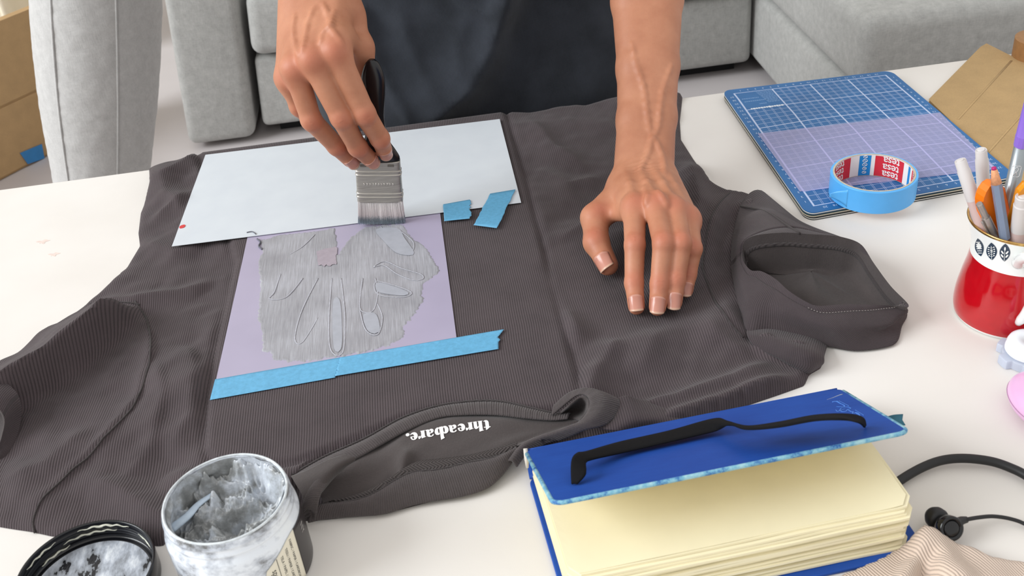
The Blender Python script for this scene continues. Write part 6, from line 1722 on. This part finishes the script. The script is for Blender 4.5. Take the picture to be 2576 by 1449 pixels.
for c, r_, w in FLUSH:
    m = np.abs(v - c).max(1) < r_ * 3
    fl_[m] = np.maximum(fl_[m], w * np.exp(-((v[m] - c) ** 2).sum(1) / r_ ** 2))
body_o = big_mesh('body', v, q, mat_skin, person); vattr(body_o, 'flush', np.clip(fl_, 0, 1))

# fingernails
t = NT('fingernail'); at = t.node('ShaderNodeAttribute'); at.attribute_name = 'tip'
t.base(t.ramp(at.outputs['Fac'], [(0.0, lin((200, 148, 130))), (0.12, lin((184, 124, 106))), (0.84, lin((188, 130, 112))), (0.93, lin((204, 164, 140))), (1.0, lin((208, 172, 148)))])); t.set(rough=0.24, spec=0.5); mat_nail = t.m
VT = [BVHTree.FromPolygons([tuple(p) for p in vs[k]], [tuple(f) for f in (qs[k] - sum(len(vs[j]) for j in range(k)))]) for k in (0, 1)]
for ni, (p, d, n_, s_, r_, nl) in enumerate(NAILS):
    bv = VT[0] if p[0] > 0.03 else VT[1]
    nu, nv = 11, 13; rows = []; tipv = []
    for j in range(nv):
        k = j / (nv - 1); row = []
        for i in range(nu):
            u_ = i / (nu - 1) * 2 - 1
            # rounded outline: cuticle curved, free edge gently curved
            along = -nl * 0.52 + nl * k * (1.0) + (0.0018 * (1 - u_ * u_) * (k - 0.35) * 2)
            ang = u_ * 0.98
            o_ = p + d * along
            dirv = n_ * math.cos(ang) + s_ * math.sin(ang)
            hh_ = bv.ray_cast(Vector(o_ + dirv * 0.03), Vector(-dirv), 0.06)
            rad_ = np.linalg.norm(np.array(hh_[0]) - o_) if hh_[0] is not None else r_
            base_r = r_ * (0.97 + 0.02 * (1 - abs(u_)))
            rad_ = min(max(rad_, base_r * 0.86), base_r * 1.16) if k < 0.62 else base_r * 1.0
            row.append(o_ + dirv * (rad_ + 0.00035 * (1 - u_ ** 4)))
            tipv.append(k)
        rows.append(row)
    A_r = np.array(rows)
    for _ in range(3):        # smooth
        B_r = A_r.copy(); B_r[1:-1] = (A_r[:-2] + A_r[2:] + 2 * A_r[1:-1]) / 4; A_r = B_r
    o = mesh('fingernail', *loft(list(A_r)), mat_nail, person); vattr(o, 'tip', tipv); solid(o, 0.0005, 0)

# ---- the black T-shirt the person wears
VS = Vol((-0.36, 1.0, 0.28), (0.46, 1.62, 1.24), 0.006)
for s_ in (-1, 0, 1):
    VS.chain([(cxp + s_ * 0.10, 1.387, 0.33), (cxp + s_ * 0.095, 1.384, 0.46), (cxp + s_ * 0.082, 1.386, 0.70), (cxp + s_ * 0.108, 1.360, 1.02)], [0.130, 0.126, 0.112, 0.094], 0.05)
VS.chain([SHL, (cxp, 1.35, 1.12), SHR], [0.062, 0.078, 0.062], 0.05)
VS.chain([SHL, pv(SHL, elL, 0.62)], [0.066, 0.074], 0.03); VS.chain([SHR, pv(SHR, elR, 0.62)], [0.066, 0.074], 0.03)
YF = 1.2585
def fold(pts, r0, k=0.02, dy=0.0): VS.chain([PY(x, y, YF + dy + o_) for x, y, o_ in pts], [r0] * len(pts), k)
fold([(1300, -180, 0.012), (1275, -20, 0.006), (1262, 40, 0.004), (1228, 140, 0.003), (1175, 220, 0.003), (1110, 275, 0.005), (1050, 330, 0.01)], 0.0125, 0.018)
fold([(905, 30, 0.012), (935, 130, 0.006), (985, 230, 0.006), (1045, 320, 0.008)], 0.006, 0.014)
fold([(1010, 60, 0.010), (1035, 130, 0.010), (1060, 210, 0.012)], 0.006, 0.016)
fold([(1150, -40, 0.010), (1190, 30, 0.010), (1230, 45, 0.012)], 0.006, 0.012)
fold([(1420, 60, 0.014), (1440, 160, 0.014), (1410, 270, 0.016)], 0.008, 0.02)
v, q = VS.surface(); v = relax(v, q, 3, 0.5)
x, y, z = v[:, 0], v[:, 1], v[:, 2]
fr_ = y < 1.37
nz2 = Noise2(91)
v[:, 1] += np.where(fr_, 0.006 * nz2(x * 18 + z * 7, z * 13 - x * 9) + 0.003 * nz2(x * 45, z * 30), 0)
def crease2(pts, amp, wl_, wr_, step=0.0):
    ln = np.array([(p[0], p[2]) for p in (PY(a_, b_, 1.25) for a_, b_ in pts)]); f_ = v[:, 1] < 1.38
    dd_, sg_, tt_ = pdist(ln, v[f_][:, [0, 2]]); w_ = np.where(sg_ > 0, wl_, wr_)
    dy = -amp * (0.5 * np.exp(-(dd_ / w_) ** 2) + 0.5 * np.exp(-dd_ / (0.6 * w_))) * np.clip(np.minimum(tt_, 1 - tt_) * 6 + 0.2, 0, 1)
    dy += np.where(sg_ > 0, step * smooth01(dd_ / 0.05) * np.exp(-(np.maximum(dd_ - 0.05, 0) / 0.12) ** 2), 0)
    q_ = v[:, 1].copy(); q_[f_] += dy; v[:, 1] = q_
crease2([(1330, -250), (1280, -40), (1264, 30), (1230, 130), (1180, 215), (1110, 275), (1030, 330)], 0.009, 0.010, 0.030, 0.026)
crease2([(890, -20), (915, 70), (950, 160), (1000, 250), (1050, 330)], 0.006, 0.008, 0.012)
crease2([(1005, 40), (1030, 110), (1065, 190), (1110, 260)], 0.004, 0.010, 0.014)
crease2([(1120, -30), (1170, 15), (1220, 30), (1262, 20)], 0.008, 0.010, 0.008)
crease2([(1180, 40), (1150, 110), (1160, 190)], 0.004, 0.012, 0.014)
t = NT('black_jersey'); a = t.noise(20, 5, 0.6); b = t.noise(1300, 3, 0.7); x_, y_, z_ = t.xyz()
rib = t.math('ABSOLUTE', t.math('SINE', t.math('MULTIPLY', x_, math.pi / 0.0016)))
t.base(t.ramp(t.math('ADD', t.math('MULTIPLY', a, 0.6), t.math('MULTIPLY', b, 0.4)), [(0.3, lin((38, 41, 46))), (0.7, lin((58, 62, 70)))])); t.set(rough=0.95, sheen=0.1, spec=0.2); t.bump(t.math('ADD', rib, b), 0.4, 0.0004)
sh = big_mesh('black_t_shirt', v, q, t.m, person); sh['label'] = 'black jersey T-shirt'
# trousers and hair
VP = Vol((-0.25, 1.2, -0.02), (0.36, 1.95, 0.52), 0.009)
for s_ in (-1, 1): VP.chain([(cxp + s_ * 0.085, 1.40, 0.44), (cxp + s_ * 0.10, 1.37, 0.088), (cxp + s_ * 0.10, 1.70, 0.066)], [0.105, 0.078, 0.058], 0.03)
v, q = VP.surface(); big_mesh('trousers', relax(v, q, 2), q, M('dark_denim', (36, 40, 52), 0.9, 0.1, 300), person)
VH = Vol(HD - np.array([0.12, 0.12, 0.10]), HD + np.array([0.12, 0.14, 0.16]), 0.006)
VH.cone(HD + np.array([0, 0.03, 0.05]), HD + np.array([0, 0.035, -0.01]), 0.088, 0.080, 0.02); VH.cone(HD + np.array([0, -0.06, 0.105]), HD + np.array([0, 0.02, 0.12]), 0.03, 0.03, 0.02)
v, q = VH.surface(); big_mesh('hair', relax(v, q, 2), q, M('black_hair', (22, 18, 16), 0.5, 0.2, 400), person)
